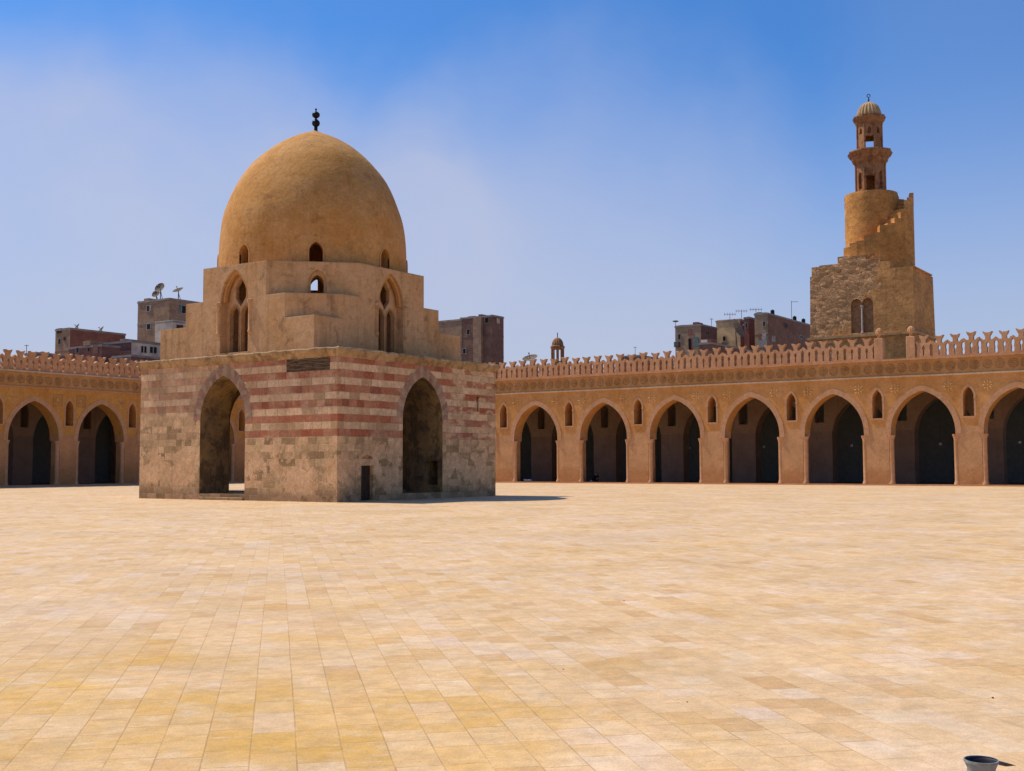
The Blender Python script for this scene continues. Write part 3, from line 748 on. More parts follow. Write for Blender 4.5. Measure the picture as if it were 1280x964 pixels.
# globes hanging in the right arcade
for i,(px,py) in enumerate([(771,562),(862,560),(955,559),(1064.5,557),(1175.5,555),(1274.5,553)]):
    P=onx(XR+9.8,px,py)
    lab=['leftmost','second','third','fourth','fifth','rightmost'][i]
    t_=thing('hanging_lamp','small pale globe lamp hanging inside the dark arcade, %s of the six'%lab,'lamp',(P.x,P.y,P.z),'globe lamps hung in the right arcade')
    b=NB(); bmesh.ops.create_uvsphere(b,u_segments=12,v_segments=8,radius=.13)
    bmesh.ops.translate(b,verts=b.verts,vec=P); obj('globe',b,'lamp',t_,smooth=True)
    b=NB(); tube(b,(P.x,P.y,P.z+.12),(P.x,P.y,8.68),.012,5); obj('cord',b,'steel',t_)

# ------------------------------------------------------------------ spiral tower
MX=72.
A=onx(MX,1014,420); Bc=onx(MX,1143,420); MY0,MY1=Bc.y,A.y; MX2=MX+7.6
tw=thing('spiral_minaret','tan stone tower with outside spiral stair, stepped square base and ribbed cap','minaret',((MX+MX2)/2,(MY0+MY1)/2,0))
zt=lambda px,py: onx(MX,px,py).z
zc=lambda px,py: far(px,py,(Vector((MX+4,(MY0+MY1)/2,0))-Vector((CAM.x,CAM.y,0))).length).z
za,zb,zm=zt(1030,333),zt(1050,321),zt(1140,334)
b=NB(); O=.25
bo=[(MX-O,MY0-O),(MX2+O,MY0-O),(MX2+O,MY1+O),(MX-O,MY1+O)]; to=[(MX,MY0),(MX2,MY0),(MX2,MY1),(MX,MY1)]
V0=[b.verts.new((*p,0)) for p in bo]; V1=[b.verts.new((*p,zm)) for p in to]
for i in range(4): b.faces.new((V0[i],V0[(i+1)%4],V1[(i+1)%4],V1[i]))
b.faces.new(V0); b.faces.new(V1)
base=obj('base',b,['minaret','red_niche'],tw)
# stepped ruin on the left of the base top
ys=[onx(MX,p,330).y for p in (1014,1024,1047,1060,1082,1100,1112,1143)]
hs=[za,za+.12,zb,zb-.05,zb-.5,zb-.9,zm+.12]
for i in range(7):
    if hs[i]>zm+.02:
        b=NB(); box(b,MX+.01,MX2-.5-(0 if i%2 else .4),ys[i+1]+.003,ys[i]-.003-(.02 if i==0 else 0),zm-.0+.001,hs[i]); obj('broken_parapet',b,'minaret',tw)
wc1,wc2=onx(MX,1071,400).y,onx(MX,1085,400).y; wz0,wz1=zt(1078,416),zt(1078,373)
cut(base,[prism(arch(c_,wz0,wz1-.62,1.12,wz1,10),MAP('x',MX),-.6,.38) for c_ in (wc1,wc2)])
for p in base.data.polygons:
    if MX+.1<p.center.x<MX+.5 and p.center.z<wz1+.1 and p.center.z>wz0-.1: p.material_index=1
P=((MX-.05),(wc1+wc2)/2)
b=NB(); lathe(b,[(.13,wz0),(.09,wz0+.2),(.09,wz1-1.0),(.16,wz1-.8),(.16,wz1-.7)],10,P); obj('colonnette',b,'white_stone',tw)
zb0=zt(1060,421); b=NB(); sweep_rect(b,MX-O,MX2+O,MY0-O,MY1+O,[(-.2,zb0-.12),(.12,zb0-.12),(.12,zb0+.1),(-.2,zb0+.1)]); obj('string_course',b,'rib',tw)
# round shaft
ctr=far(1090,300,(Vector((MX+4.6,(MY0+MY1)/2,0))-Vector((CAM.x,CAM.y,0))).length); TC=(ctr.x,ctr.y); td=math.hypot(TC[0]-CAM.x,TC[1]-CAM.y)
def Z(y_,x_=1090,off=0.): return far(x_,y_,td-off).z
def W(w): return w*td/math.hypot(F,1090-640)/math.cos(math.atan((1090-640)/F))*math.cos(math.atan((1090-640)/F))
pm=td/F*.97
R1=32*pm; R2=50*pm
b=NB(); z1=Z(237,1090,R1)
pr=[(R1,zm-1)]+[(R1*(1+random.uniform(-.006,.006)),zm+(z1-zm)*k/10) for k in range(1,10)]+[(R1*1.01,z1-.3),(R1*.99,z1),(0,z1)]
lathe(b,pr,40,TC); obj('shaft',b,'minaret_round',tw,smooth=True)
# outer stair wall: winds up from the left, round the front, to the right and behind
ang0=math.atan2(CAM.y-TC[1],CAM.x-TC[0])      # towards the camera
# phi measured from the camera side, + = to the right of the picture (anticlockwise seen from above)
zl,zr=Z(320),Z(257)
def stair_z(phi):   # phi in degrees: -90 left silhouette, 0 front, 90 right silhouette
    if phi<-20: return zl-.2+ (phi+90)/70*.9
    return zl+.7+(zr-zl-.7)*min(1,(phi+20)/105) if phi<85 else zr+(phi-85)/95*2.2
N=22; b=NB()
for i in range(N):
    p0=-42+i*(232/N); p1=p0+232/N
    zz_=stair_z((p0+p1)/2)+random.uniform(-.22,.22)
    a0_=ang0+R(p0); a1_=ang0+R(p1)
    P=[(TC[0]+rr*math.cos(a),TC[1]+rr*math.sin(a)) for rr,a in ((R1-.05,a0_),(R2,a0_),(R2,a1_),(R1-.05,a1_))]
    lo=[b.verts.new((*q,zm-.02)) for q in P]; hi=[b.verts.new((*q,zz_)) for q in P]
    for k in range(4): b.faces.new((lo[k],lo[(k+1)%4],hi[(k+1)%4],hi[k]))
    b.faces.new(lo); b.faces.new(hi)
obj('spiral_stair',b,'minaret_round',tw)
for ph in (62,72,82,92):
    a=ang0+R(ph); zz_=stair_z(ph); q=Vector((TC[0]+(R2-.2)*math.cos(a),TC[1]+(R2-.2)*math.sin(a),0))
    b=NB(); box(b,-.2,.2,-.36,.36,zz_-.3,zz_+.85); bmesh.ops.rotate(b,verts=b.verts,cent=(0,0,0),matrix=Matrix.Rotation(a,3,'Z')); bmesh.ops.translate(b,verts=b.verts,vec=q); obj('stair_merlon',b,'minaret',tw)
# lantern storeys
r1=19*pm; zA,zB,zC=z1,Z(207),Z(190)
b=NB(); lathe(b,[(r1,zA-.2),(r1,zA+.2),(r1*.98,zB),(r1*1.08,zB+.12),(r1*1.05,zB+.2),(r1*1.22,zB+.5),(r1*1.2,zB+.58),(r1*1.38,zC-.35),(r1*1.42,zC-.12),(r1*1.40,zC),(0,zC)],8,TC,a0=ang0+R(22.5)); st1=obj('lower_lantern',b,'kiosk',tw)
r2_=16*pm; zD,zE=Z(157),Z(148)
b=NB(); lathe(b,[(r2_,zC-.1),(r2_*.98,zD),(r2_*1.1,zD+.12),(r2_*1.08,zD+.2),(r2_*1.25,zE-.1),(r2_*1.25,zE+.12),(r2_*1.05,zE+.2),(0,zE+.25)],8,TC,a0=ang0+R(22.5)); st2=obj('upper_lantern',b,'kiosk',tw)
def radial(phi):
    a=ang0+R(phi); n_=Vector((math.cos(a),math.sin(a),0)); w=Vector((-n_.y,n_.x,0)); c=Vector((TC[0],TC[1],0))
    return lambda u,z,dd: tuple(c+w*u+n_*dd+Vector((0,0,z)))
L1=[];L2=[]
for ph in (0,90,270): L1.append(prism(rect(-.42,.42,zA+.05,zA+1.85),radial(ph),.3,r1*1.2))
for ph in (45,135,225,315): L1.append(prism(arch(0,zA+.5,zA+1.9,.42,zA+2.3,5),radial(ph),r1*.75,r1*1.2))
b=NB(); lathe(b,[(r1*.62,zA+.02),(r1*.62,zB-.1)],8,TC,a0=ang0+R(22.5)); L1.append(b)
for ph in range(0,360,90): L2.append(prism(rect(-.40,.40,zC+.02,zC+1.45),radial(ph),.3,r2_*1.3))
for ph in range(0,360,45): L2.append(prism(arch(0,zC+1.75,zC+2.1,.34,zC+2.4,4),radial(ph),r2_*.7,r2_*1.3))
b=NB(); lathe(b,[(r2_*.68,zC+.02),(r2_*.68,zD-.1)],8,TC,a0=ang0+R(22.5)); L2.append(b)
cut(st1,L1); cut(st2,L2)
for ph in range(22,360,45):   # corner shafts of both storeys
    for rr,za_,zb_ in ((r1*1.0,zA,zB),(r2_*1.0,zC,zD)):
        q=radial(ph+.5)(0,0,rr); b=NB(); lathe(b,[(.09,za_),(.09,zb_)],8,(q[0],q[1])); obj('corner_shaft',b,'kiosk',tw)
for zz_,rr in ((zC-.22,r1*1.44),(zE-.0,r2_*1.27)):   # little stalactite drops under each gallery
    b=NB(); lathe(b,[(rr*.80,zz_-.42),(rr*.92,zz_-.34),(rr*1.0,zz_),(rr*.8,zz_+.02)],96,TC,lobes=24,lobe=.10)
    obj('stalactite_ring',b,'kiosk',tw)
zF=Z(127.5); rc=15*pm
b=NB(); lathe(b,cat([(rc*.98,zE+.18),(rc*1.0,zE+.4),(rc*.93,zE+(zF-zE)*.45),(rc*.72,zE+(zF-zE)*.75),(rc*.35,zE+(zF-zE)*.94),(rc*.06,zF)],3)+[(0,zF+.02)],96,TC,a0=ang0,lobes=20,lobe=.10); obj('ribbed_cap',b,'rib',tw)
b=NB(); lathe(b,[(.08,zF-.1),(.05,zF+.15),(.12,zF+.25),(.05,zF+.35),(.04,zF+.5)],8,TC)
cc=Vector((TC[0],TC[1],zF+.68)); rl=Vector((math.sin(YAW),-math.cos(YAW),0)); pts=[cc+rl*.17*math.cos(a)+Vector((0,0,.17*math.sin(a))) for a in [2*PI*k/12 for k in range(13)]]
for p_,q_ in zip(pts,pts[1:]): tube(b,p_,q_,.04,5)
obj('finial',b,'black',tw)

# small distant kiosk minaret
ks=far(697,440,190); kd=190/F*.995; kc=(ks.x,ks.y)
kt=thing('kiosk_minaret','small dark domed turret on columns showing above the arcade cresting','minaret',(ks.x,ks.y,0))
k0,k1,k2,k3=far(697,470,190).z,far(697,452,190).z,far(697,436,190).z,far(697,422,190).z
b=NB(); lathe(b,[(8*kd,0),(8*kd,k1-.3),(8.6*kd,k1)],8,kc); obj('shaft',b,'kiosk',kt)
for i in range(8):
    a=2*PI*(i+.5)/8+.2; b=NB(); tube(b,(kc[0]+7.1*kd*math.cos(a),kc[1]+7.1*kd*math.sin(a),k1-.5),(kc[0]+7.1*kd*math.cos(a),kc[1]+7.1*kd*math.sin(a),k2),.16,6); obj('column',b,'kiosk',kt)
b=NB(); lathe(b,[(2.,k1-.5),(2.2*kd,k1),(2.2*kd,k2)],8,kc) if False else tube(b,(kc[0],kc[1],k1-.5),(kc[0],kc[1],k2),.22,8); obj('centre_post',b,'kiosk',kt)
b=NB(); lathe(b,[(7.4*kd,k2-.1),(9.2*kd,k2+.1),(9.2*kd,k2+.35),(7.6*kd,k2+.5)]+[(7.6*kd*math.cos(t_),k2+.5+(k3-k2-.5)*math.sin(t_)) for t_ in (.3,.6,.9,1.2)]+[(.6*kd,k3),(0,k3+.1)],64,kc,lobes=16,lobe=.08); obj('dome',b,'kiosk',kt)
b=NB(); tube(b,(kc[0],kc[1],k3),(kc[0],kc[1],k3+.8),.07,6); obj('finial',b,'black',kt)

# ------------------------------------------------------------------ town beyond the walls
def house(name,label,pxL,pxC,pxR,py,dist,mats,wL=8.,wR=8.,z0=0.,parapet=.5,group='brick houses beyond the courtyard'):
    C=far(pxC,py,dist); y1=onx(C.x,pxL,py).y if pxL is not None else C.y+wL; x1=ony(C.y,pxR,py).x if pxR is not None else C.x+wR
    t_=thing(name,label,'house',((C.x+x1)/2,(C.y+y1)/2,0),group)
    b=NB(); box(b,C.x,x1,C.y,y1,-.1,C.z-.25)
    for fc in b.faces:
        fc.normal_update(); fc.material_index=1 if fc.normal.y<-.5 or fc.normal.y>.5 else 0
    obj('wall',b,[mats[0],mats[1]],t_)
    b=NB(); o=.07; box(b,C.x-o,x1+o,C.y-o,y1+o,C.z-.248,C.z-.06); 
    obj('roof_slab',b,'slab',t_)
    b=NB(); w=.22
    for (a0_,a1_,c0,c1) in ((C.x,x1,C.y,C.y+w),(C.x,x1,y1-w,y1),(C.x,C.x+w,C.y+w+.002,y1-w-.002),(x1-w,x1,C.y+w+.002,y1-w-.002)): box(b,a0_,a1_,c0,c1,C.z-.058,C.z+random.uniform(-.02,.03))
    obj('parapet',b,mats[0],t_)
    return t_,C,x1,y1
def window(h,face,p0,p1,fr='frame',pane='glassdark',shut=None,fw=.06):
    t_,C,x1,y1=h
    f=MAP('x',C.x) if face=='L' else MAP('y',C.y)
    on=(lambda p:onx(C.x,*p)) if face=='L' else (lambda p:ony(C.y,*p))
    a,b_=on(p0),on(p1); u0,u1=(a.y,b_.y) if face=='L' else (a.x,b_.x); u0,u1=min(u0,u1),max(u0,u1); z0,z1=min(a.z,b_.z),max(a.z,b_.z)
    b=NB(); extrude2d(b,rect(u0-fw,u1+fw,z0-fw,z1+fw),[rect(u0,u1,z0,z1)],f,-.07,.06); w=obj('window',b,fr,t_)
    b=NB(); extrude2d(b,rect(u0+.001,u1-.001,z0+.001,z1-.001),[],f,-.012,.02); obj('pane',b,pane,w)
    if shut: 
        b=NB(); wd=(u1-u0)*.5; extrude2d(b,rect(u0-fw-wd,u0-fw-.01,z0,z1),[],f,-.06,-.01); obj('shutter',b,shut,w)
    elif u1-u0>.7:
        b=NB(); m=(u0+u1)/2; extrude2d(b,rect(m-.04,m+.04,z0,z1),[],f,-.05,-.014); obj('mullion',b,fr,w)
def patch(h,face,p0,p1,mat,name='wall_panel',d=.06):
    t_,C,x1,y1=h; f=MAP('x',C.x) if face=='L' else MAP('y',C.y)
    on=(lambda p:onx(C.x,*p)) if face=='L' else (lambda p:ony(C.y,*p)); a,b_=on(p0),on(p1)
    u0,u1=(a.y,b_.y) if face=='L' else (a.x,b_.x)
    b=NB(); extrude2d(b,rect(min(u0,u1),max(u0,u1),min(a.z,b_.z),max(a.z,b_.z)),[],f,-d,.02); return obj(name,b,mat,t_)
# left group
hA=house('brick_house','tall plain brown house carrying satellite dishes, directly left of the domed cube',172.5,212,262,372,142,('brick_grey','brick_grey'))
window(hA,'L',(184,382.5),(187,389),shut='frame'); window(hA,'L',(184,405),(188.5,411.5)); window(hA,'L',(199.5,404),(204,410))
window(hA,'R',(227,382),(232,392),shut='teal'); 
hAb=house('cream_house','cream roof room half hidden behind the drum steps, on the tall brown house side',None,216,262,400,136,('cream','cream'),wL=3.)
window(hAb,'R',(221,406.5),(228,412),fr='brick_red')
hB=house('cream_house','low cream fronted house with two dark windows, at the foot of the tall brown house',128,164.5,215,425,128,('brick_red','cream'))
window(hB,'R',(176,432.5),(183,441.5),fr='cream'); window(hB,'R',(187,433.5),(195.5,442),fr='cream')
hC=house('brick_house','low red brick house with one small window, between cream house and grey house',86,127.5,150,430,125,('brick_red','brick_red'),)
window(hC,'L',(110.5,433),(112.5,439.5),fr='brick_dark')
hD=house('brick_house','grey roofed brown house, leftmost of the taller houses at the left',69.5,88,157,409.5,150,('brick_grey','brick_red'))
window(hD,'L',(72,411.5),(77,416.5),fr='brick_dark'); window(hD,'L',(80,422),(82,425),fr='brick_dark')
hE=house('brick_house','lowest flat roofed house, its top just over the left cresting at far left',31,46,75,440,135,('brick_grey','brick_dark'))
hE2=house('brick_house','low brown house with a thin slab roof in front of the grey roofed house',48,60,92,443,128,('brick_dark','brick_grey'))
hE3=house('brick_house','plain red brick block under the two dark windows of the cream house',140,164,212,443,122,('brick_grey','brick_red'))
# centre block
hF=house('brick_tower_house','dark brick tower house with open corner lantern windows, right of the domed cube',575.5,615,629.5,393.5,160,('brick_dark','brick_dark'))
window(hF,'L',(606.5,397.5),(611,403.5),fr='brick_grey'); window(hF,'R',(620.5,397.5),(624.5,405),pane='cream',fr='brick_dark'); window(hF,'L',(579,436),(582.5,442))  # right-face pane coloured cream to stand for bright sky seen through
patch(hF,'L',(594,398),(604,470),'brick_grey','added_pier',.5)  # added projection in place of a cast shadow on this wall
hF2=house('brick_house','older lower brick house touching the left side of the dark tower house',540,577,600,398.5,163,('brick_grey','brick_grey'))
# right group
hG1=house('brick_house','tan block house with tall narrow window, leftmost house left of the tower',843.8,876,896,405,150,('brick_tan','brick_dark'))
window(hG1,'L',(861,423.5),(864.5,438),fr='brick_red',pane='glassdark'); patch(hG1,'L',(860,412),(865,419),'brick_red'); patch(hG1,'L',(868,422),(873,433),'teal','shutter')
patch(hG1,'L',(844.5,428),(850,434),'steel','air_conditioner',.5)
hG2=house('ochre_house','ochre rendered house with the large round dish, middle house of the right group',895,925,947,398.5,158,('ochre_render','brick_red'))
hG3=house('brick_house','largest dark walled flat roofed house, touching the left edge of the spiral tower',943,959.5,1030,390.5,150,('brick_tan','brick_dark'))
window(hG3,'L',(954,402),(956.5,408),fr='frame'); patch(hG3,'L',(953,417),(958,425),'frame'); patch(hG3,'L',(947.5,418),(950.5,424),'brick_red')
window(hG3,'R',(964.5,420),(968.5,427),pane='frame'); window(hG3,'R',(999.5,419),(1003,424))
patch(hG3,'L',(946.5,426),(959,434),'slab')
hG4=house('brick_house','long low dark wall with cluttered roof, below the ochre house',873,890,947,427.5,138,('brick_dark','brick_dark'))
hG5=house('brick_house','low distant roof barely above the cresting, between turret and right houses',775,800,842,443.5,170,('brick_dark','brick_dark'))

def onroof(h,side,px,py,inset=.8):
    t_,C,x1,y1=h; return onx(C.x+inset,px,py) if side=='L' else ony(C.y+inset,px,py)
def dish(label,px,py,dist,r,az,el,zroof,grp='satellite dishes on the roofs'):
    P=onroof(dist[0],dist[1],px,py) if isinstance(dist,tuple) else far(px,py,dist); t_=thing('satellite_dish',label,'satellite dish',(P.x,P.y,zroof),grp)
    n=Vector((math.cos(az)*math.cos(el),math.sin(az)*math.cos(el),math.sin(el))); s=n.orthogonal().normalized(); w=n.cross(s)
    b=NB(); rings=[]
    for k in range(0,6):
        rr=r*k/5; z_=.28*r*(k/5)**2
        rings.append([b.verts.new(P+n*z_) ] if k==0 else [b.verts.new(P+n*z_+(s*math.cos(a)+w*math.sin(a))*rr) for a in [2*PI*i/24 for i in range(24)]])
    for i in range(24): b.faces.new((rings[0][0],rings[1][i],rings[1][(i+1)%24]))
    for A_,B_ in zip(rings[1:],rings[2:]):
        for i in range(24): b.faces.new((A_[i],A_[(i+1)%24],B_[(i+1)%24],B_[i]))
    g=b.faces[:]; ret=bmesh.ops.solidify(b,geom=g,thickness=.05); obj('bowl',b,'dish',t_,smooth=True)
    b=NB(); tube(b,P-n*.02,P+n*.85*r,.03,5); 
    tube(b,P+n*.8*r,P+n*.95*r,.08,6); obj('feed_horn',b,'steel',t_)
    b=NB(); tube(b,(P.x,P.y,zroof-.1),P-n*.05,.06,6); tube(b,(P.x+.4,P.y,zroof-.1),P-n*.05-Vector((0,0,.2)),.04,6); obj('mast',b,'steel',t_)
px_m=142/F
toward=lambda deg: math.atan2(CAM.y,CAM.x)+0  # helper unused
bk=YAW+PI
dish('round dish facing away, upper of the stacked pair on the tall brown house',200.5,360.5,(hA,'L'),.66,bk-.35,R(28),hA[1].z)
dish('smaller dish just below the upper one on the tall brown house',195.5,368,(hA,'L'),.52,bk-.3,R(28),hA[1].z)
dish('tilted thin looking dish standing alone at the right of the tall brown house roof',223,364,(hA,'R'),.66,bk-.5,R(58),hA[1].z)
dish('small dish on the grey roofed house, left one of two',97,409,(hD,'R'),.45,bk-.9,R(35),hD[1].z)
dish('small dish on the grey roofed house, right one of two',127,412.5,(hD,'R'),.5,bk-.9,R(40),hD[1].z)
dish('big brown dish tilted in front of the ochre house',920,411.5,(hG4,'R'),1.25,bk+.95,R(22),hG4[1].z)
dish('dark dish showing over the cresting just left of the small turret',663,449.5,118,.80,bk-.5,R(62),9.25)
dish('small white edged dish low on the roof between tan and dark houses',906,432,(hG4,'R'),.5,bk+.2,R(30),hG4[1].z)

def antenna(label,px,py0,py1,dist,kind):
    P0=onroof(*dist,px,py1,.5); P1=onroof(*dist,px,py0,.5); P0.z=min(P0.z,dist[0][1].z); t_=thing('roof_antenna',label,'antenna',(P0.x,P0.y,P0.z),'television antennas on the roofs')
    b=NB(); tube(b,(P0.x,P0.y,P0.z-.6),(P0.x,P0.y,P1.z),.035,5); obj('mast',b,'steel',t_)
    b=NB(); q=Vector((P0.x,P0.y,P1.z-.1))
    if kind=='yagi':
        tube(b,q-rl*.8,q+rl*.8,.03,5)
        for k in range(5): c=q+rl*(-.7+.35*k); tube(b,c-dv*.3+Vector((0,0,.0)),c+dv*.3,.02,4); tube(b,c-Vector((0,0,.22)),c+Vector((0,0,.22)),.02,4)
    elif kind=='arm': tube(b,q,q+rl*.9,.03,5)
    elif kind=='disc':
        lathe(b,[(.05,q.z-.1),(.38,q.z-.02),(.38,q.z+.08),(.05,q.z+.14)],12,(q.x,q.y))
    else: tube(b,q-rl*.25,q+rl*.25,.03,5)
    obj('boom',b,'steel',t_)
antenna('pole with a flat disc on top at the left corner of the tan house',844.6,401,414,(hG1,'L'),'disc')
antenna('thin pole on the tan house roof, ending in a short bar',889.5,398,408,(hG1,'R'),'bar')
antenna('comb antenna at the left end of the ochre house roof',912.5,392,402,(hG2,'L'),'yagi')
antenna('comb antenna on the right part of the ochre house roof',927,388,398,(hG2,'R'),'yagi')
antenna('comb antenna where ochre house meets the largest dark house',945,386,395,(hG3,'L'),'yagi')
antenna('tall bent pole on the largest dark house roof',989.5,376.5,391,(hG3,'R'),'arm')
antenna('short thin pole over the low distant roof',794,433.5,444,(hG5,'L'),'bar')
antenna('thin low antenna over the far left low house',33,431,441,(hE,'L'),'bar')
for i,(px,py,lab) in enumerate([(965.5,384,'leftmost small black water tank on the largest dark house'),(993,386.5,'middle small black water tank on the largest dark house'),(1004,387,'rightmost small black water tank on the largest dark house')]):
    P=onroof(hG3,'R',px,py,.7); zr_=hG3[1].z-.08; P.z=zr_+.8
    b=NB(); lathe(b,[(.0,zr_),(.24,zr_),(.26,zr_+.1),(.26,P.z-.08),(.14,P.z),(.10,P.z+.05),(0,P.z+.05)],12,(P.x,P.y)); props(obj('water_tank',b,'black',None,smooth=True),lab,'water tank','water tanks on the roof')
# balcony, panels and more windows on the right group
hG6=house('brick_house','narrow red brick stair house squeezed between the ochre house and the largest dark house',930,936,947,396,154,('brick_red','brick_red'))
window(hG2,'L',(904,421),(907,426),fr='brick_tan'); window(hG1,'R',(882,414),(886,419),fr='slab'); window(hG1,'L',(848,418),(850.5,424),fr='slab')
window(hG3,'R',(980,404),(984,410),fr='brick_dark'); window(hG6,'L',(932,404),(934,410),fr='slab')
def bands(h,n,step,mat='slab'):
    t_,C,x1,y1=h
    for k in range(1,n+1):
        z=C.z-k*step; b=NB(); e=.025; sweep_rect(b,C.x,x1,C.y,y1,[(-.1,z),(e,z),(e,z+.14),(-.1,z+.14)]); obj('floor_band',b,mat,t_)
for h_ in (hA,hF,hG3,hD): bands(h_,3,2.9,'brick_dark' if h_ is not hA else 'slab')
def hut(h,px0,px1,py,mat,dx=1.2):
    t_,C,x1,y1=h; ya,yb=onx(C.x+dx,px0,py),onx(C.x+dx,px1,py); u0,u1=min(ya.y,yb.y),max(ya.y,yb.y)
    if u1>C.y: b=NB(); box(b,C.x+dx,C.x+dx+1.6,u0,u1,C.z-.3,max(C.z+.2,ya.z)); obj('roof_hut',b,mat,t_)
hut(hG1,849,856,409.5,'brick_tan'); hut(hG1,866,872,403,'brick_red'); hut(hG2,897,903,404.5,'brick_tan'); hut(hG3,946,951,391.5,'brick_tan',.6); hut(hG4,876,884,425,'cream',.5); hut(hG4,886,889,424,'brick_red',.5)
hut(hA,180,186,373.5,'brick_grey'); hut(hF,585,593,395.6,'brick_grey'); hut(hF,598,602,393.2,'brick_dark'); hut(hC,104,113,426.5,'brick_grey'); hut(hB,150,156,424,'slab')
window(hF,'L',(584,412),(587,418),fr='slab'); window(hC,'L',(96,436),(99,441),fr='slab'); window(hD,'L',(73.5,424),(76,430),fr='slab')
patch(hC,'L',(117,431),(123,442),'brick_dark','shutter',.08)
# ------------------------------------------------------------------ small things in the courtyard
J=onz(0,1228,1003)
jt=thing('metal_jug','grey green metal jug with dark inside and pointed spout on the paving, bottom right corner','jug',(J.x,J.y,0))
jd=math.hypot(J.x-CAM.x,J.y-CAM.y); jz=far(1228,951.5,jd).z; jp=jd/F*.98
b=NB(); lathe(b,[(0,0.0),(15*jp,0),(18*jp,.02),(19*jp,jz*.45),(16*jp,jz*.75),(15.5*jp,jz*.82),(18.5*jp,jz*.97),(18.8*jp,jz),(18.0*jp,jz),(15.5*jp,jz*.93),(13*jp,jz*.5),(0,jz*.48)],32,(J.x,J.y))
for fc in b.faces:
    c_=fc.calc_center_median(); fc.material_index=1 if (math.hypot(c_.x-J.x,c_.y-J.y)<18.3*jp and c_.z>jz*.45 and c_.z>jz*.5-.001 and (c_.z>jz*.9 or math.hypot(c_.x-J.x,c_.y-J.y)<15.2*jp)) else 0
obj('body',b,['jug','jug_dark'],jt,smooth=True)
b=NB(); lathe(b,[(18.0*jp,jz-.004),(19.4*jp,jz-.004),(19.4*jp,jz+.008),(18.0*jp,jz+.008)],32,(J.x,J.y))
for fc in [fc for fc in b.faces if len(fc.verts)>8]: b.faces.remove(fc)
obj('rim',b,'jug',jt,smooth=True)
q=Vector((J.x,J.y,jz)); b=NB(); V=[]
s1=q+rl*17*jp; tip=q+rl*41*jp-Vector((0,0,.022))
for a,b1,zz_ in ((s1,8*jp,-.015),(s1+(tip-s1)*.5,5*jp,-.02)):
    V.append([b.verts.new(a+Vector((rv.y*k,-rv.x*k,0))*b1*-1+Vector((0,0,z_))) for k,z_ in ((-1,0.),(0,-.016),(1,0.),(0,-.005))])
tp=b.verts.new(tip)
for i in range(4): b.faces.new((V[0][i],V[0][(i+1)%4],V[1][(i+1)%4],V[1][i])); b.faces.new((V[1][i],V[1][(i+1)%4],tp))
b.faces.new(V[0]); obj('spout',b,'jug_dark',jt)
b=NB(); pts=[q-rl*18*jp+Vector((0,0,-.03)),q-rl*21.5*jp+Vector((0,0,-.015)),q-rl*22*jp+Vector((0,0,-.05)),q-rl*19.0*jp+Vector((0,0,-.10))]
b.free()
for i,(px,py,r_,lab) in enumerate([(1241,873,.009,'tiny black pebble on bare paving above the metal jug'),(704,837,.006,'tiny dark pebble alone on the middle of the paving'),(859,878,.006,'tiny dark pebble on the paving, between middle and jug'),(780,751,.008,'tiny dark pebble farthest out on the open paving')]):
    P=onz(0,px,py); b=NB(); bmesh.ops.create_icosphere(b,subdivisions=2,radius=r_)
    for v in b.verts: v.co.z*=.6; v.co*=1+MN.noise(v.co*90)*.3
    bmesh.ops.translate(b,verts=b.verts,vec=P+Vector((0,0,r_*.5))); props(obj('pebble',b,'pebble',None,smooth=True),lab,'pebble','pebbles on the paving')
# wooden stool-like bench and bright block in the first arches of the right arcade
P=onx(XR+.8,658.5,600); b=bbox(P.x,P.x+.35,P.y-.36,P.y+.36,.16,.30,.02)
bn=thing('stone_bench','small white topped bench in the first arch right of the striped cube','bench',(P.x+.17,P.y,.06)); obj('seat',b,'lamp',bn)
for s_ in (-1,1): obj('leg',bbox(P.x+.05,P.x+.30,P.y+s_*.25-.05,P.y+s_*.25+.05,.06,.16,0),'steel',bn)

# ------------------------------------------------------------------ seated figure in the second arch
P=onx(XR+2.2,745.5,600); PX,PY=P.x,P.y
pn=thing('person','seated person in black with a white wrap, in the second arch right of the cube','person',(PX,PY,.06))
def skin(name,verts,edges,rad,mat,parent,sub=2,root=0):
    me=bpy.data.meshes.new(name); me.from_pydata(verts,edges,[]); o=bpy.data.objects.new(name,me); COL.objects.link(o)
    o.modifiers.new('s','SKIN'); 
    for i,v in enumerate(me.skin_vertices[0].data): v.radius=(rad[i],rad[i]); v.use_root=(i==root)
    m=o.modifiers.new('u','SUBSURF'); m.levels=sub; m.render_levels=sub
    bpy.context.view_layer.update(); dg=bpy.context.evaluated_depsgraph_get(); new=bpy.data.meshes.new_from_object(o.evaluated_get(dg)); bpy.data.objects.remove(o)
    new.materials.clear(); new.materials.append(MT[mat])
    for p in new.polygons: p.use_smooth=True
    o=bpy.data.objects.new(name,new); link(o,parent,(PX,PY,.06)); return o
V=[(0,0,.14),(0,0,.34),(0,0,.55),(-.02,0,.66),(-.04,0,.80), (-.30,.16,.42),(-.42,.10,.08),(-.55,.12,.05), (-.28,-.16,.16),(-.34,.12,.09),(-.36,.22,.06), (0,.19,.58),(-.12,.24,.38),(-.30,.14,.44), (0,-.19,.58),(-.10,-.24,.36),(-.28,-.12,.24),(-.10,0,.80),(.05,.10,.13),(.05,-.10,.13)]
E_=[(0,1),(1,2),(2,3),(3,4),(0,18),(18,5),(5,6),(6,7),(0,19),(19,8),(8,9),(9,10),(2,11),(11,12),(12,13),(2,14),(14,15),(15,16)]
V=V[:17]+[(.05,.10,.13),(.05,-.10,.13)]; E_=[(a if a<17 else a-1,b_ if b_<17 else b_-1) for a,b_ in E_]
rad=[.15,.14,.15,.055,.10,.085,.055,.045,.085,.06,.045,.07,.05,.035,.07,.05,.035,.12,.12]
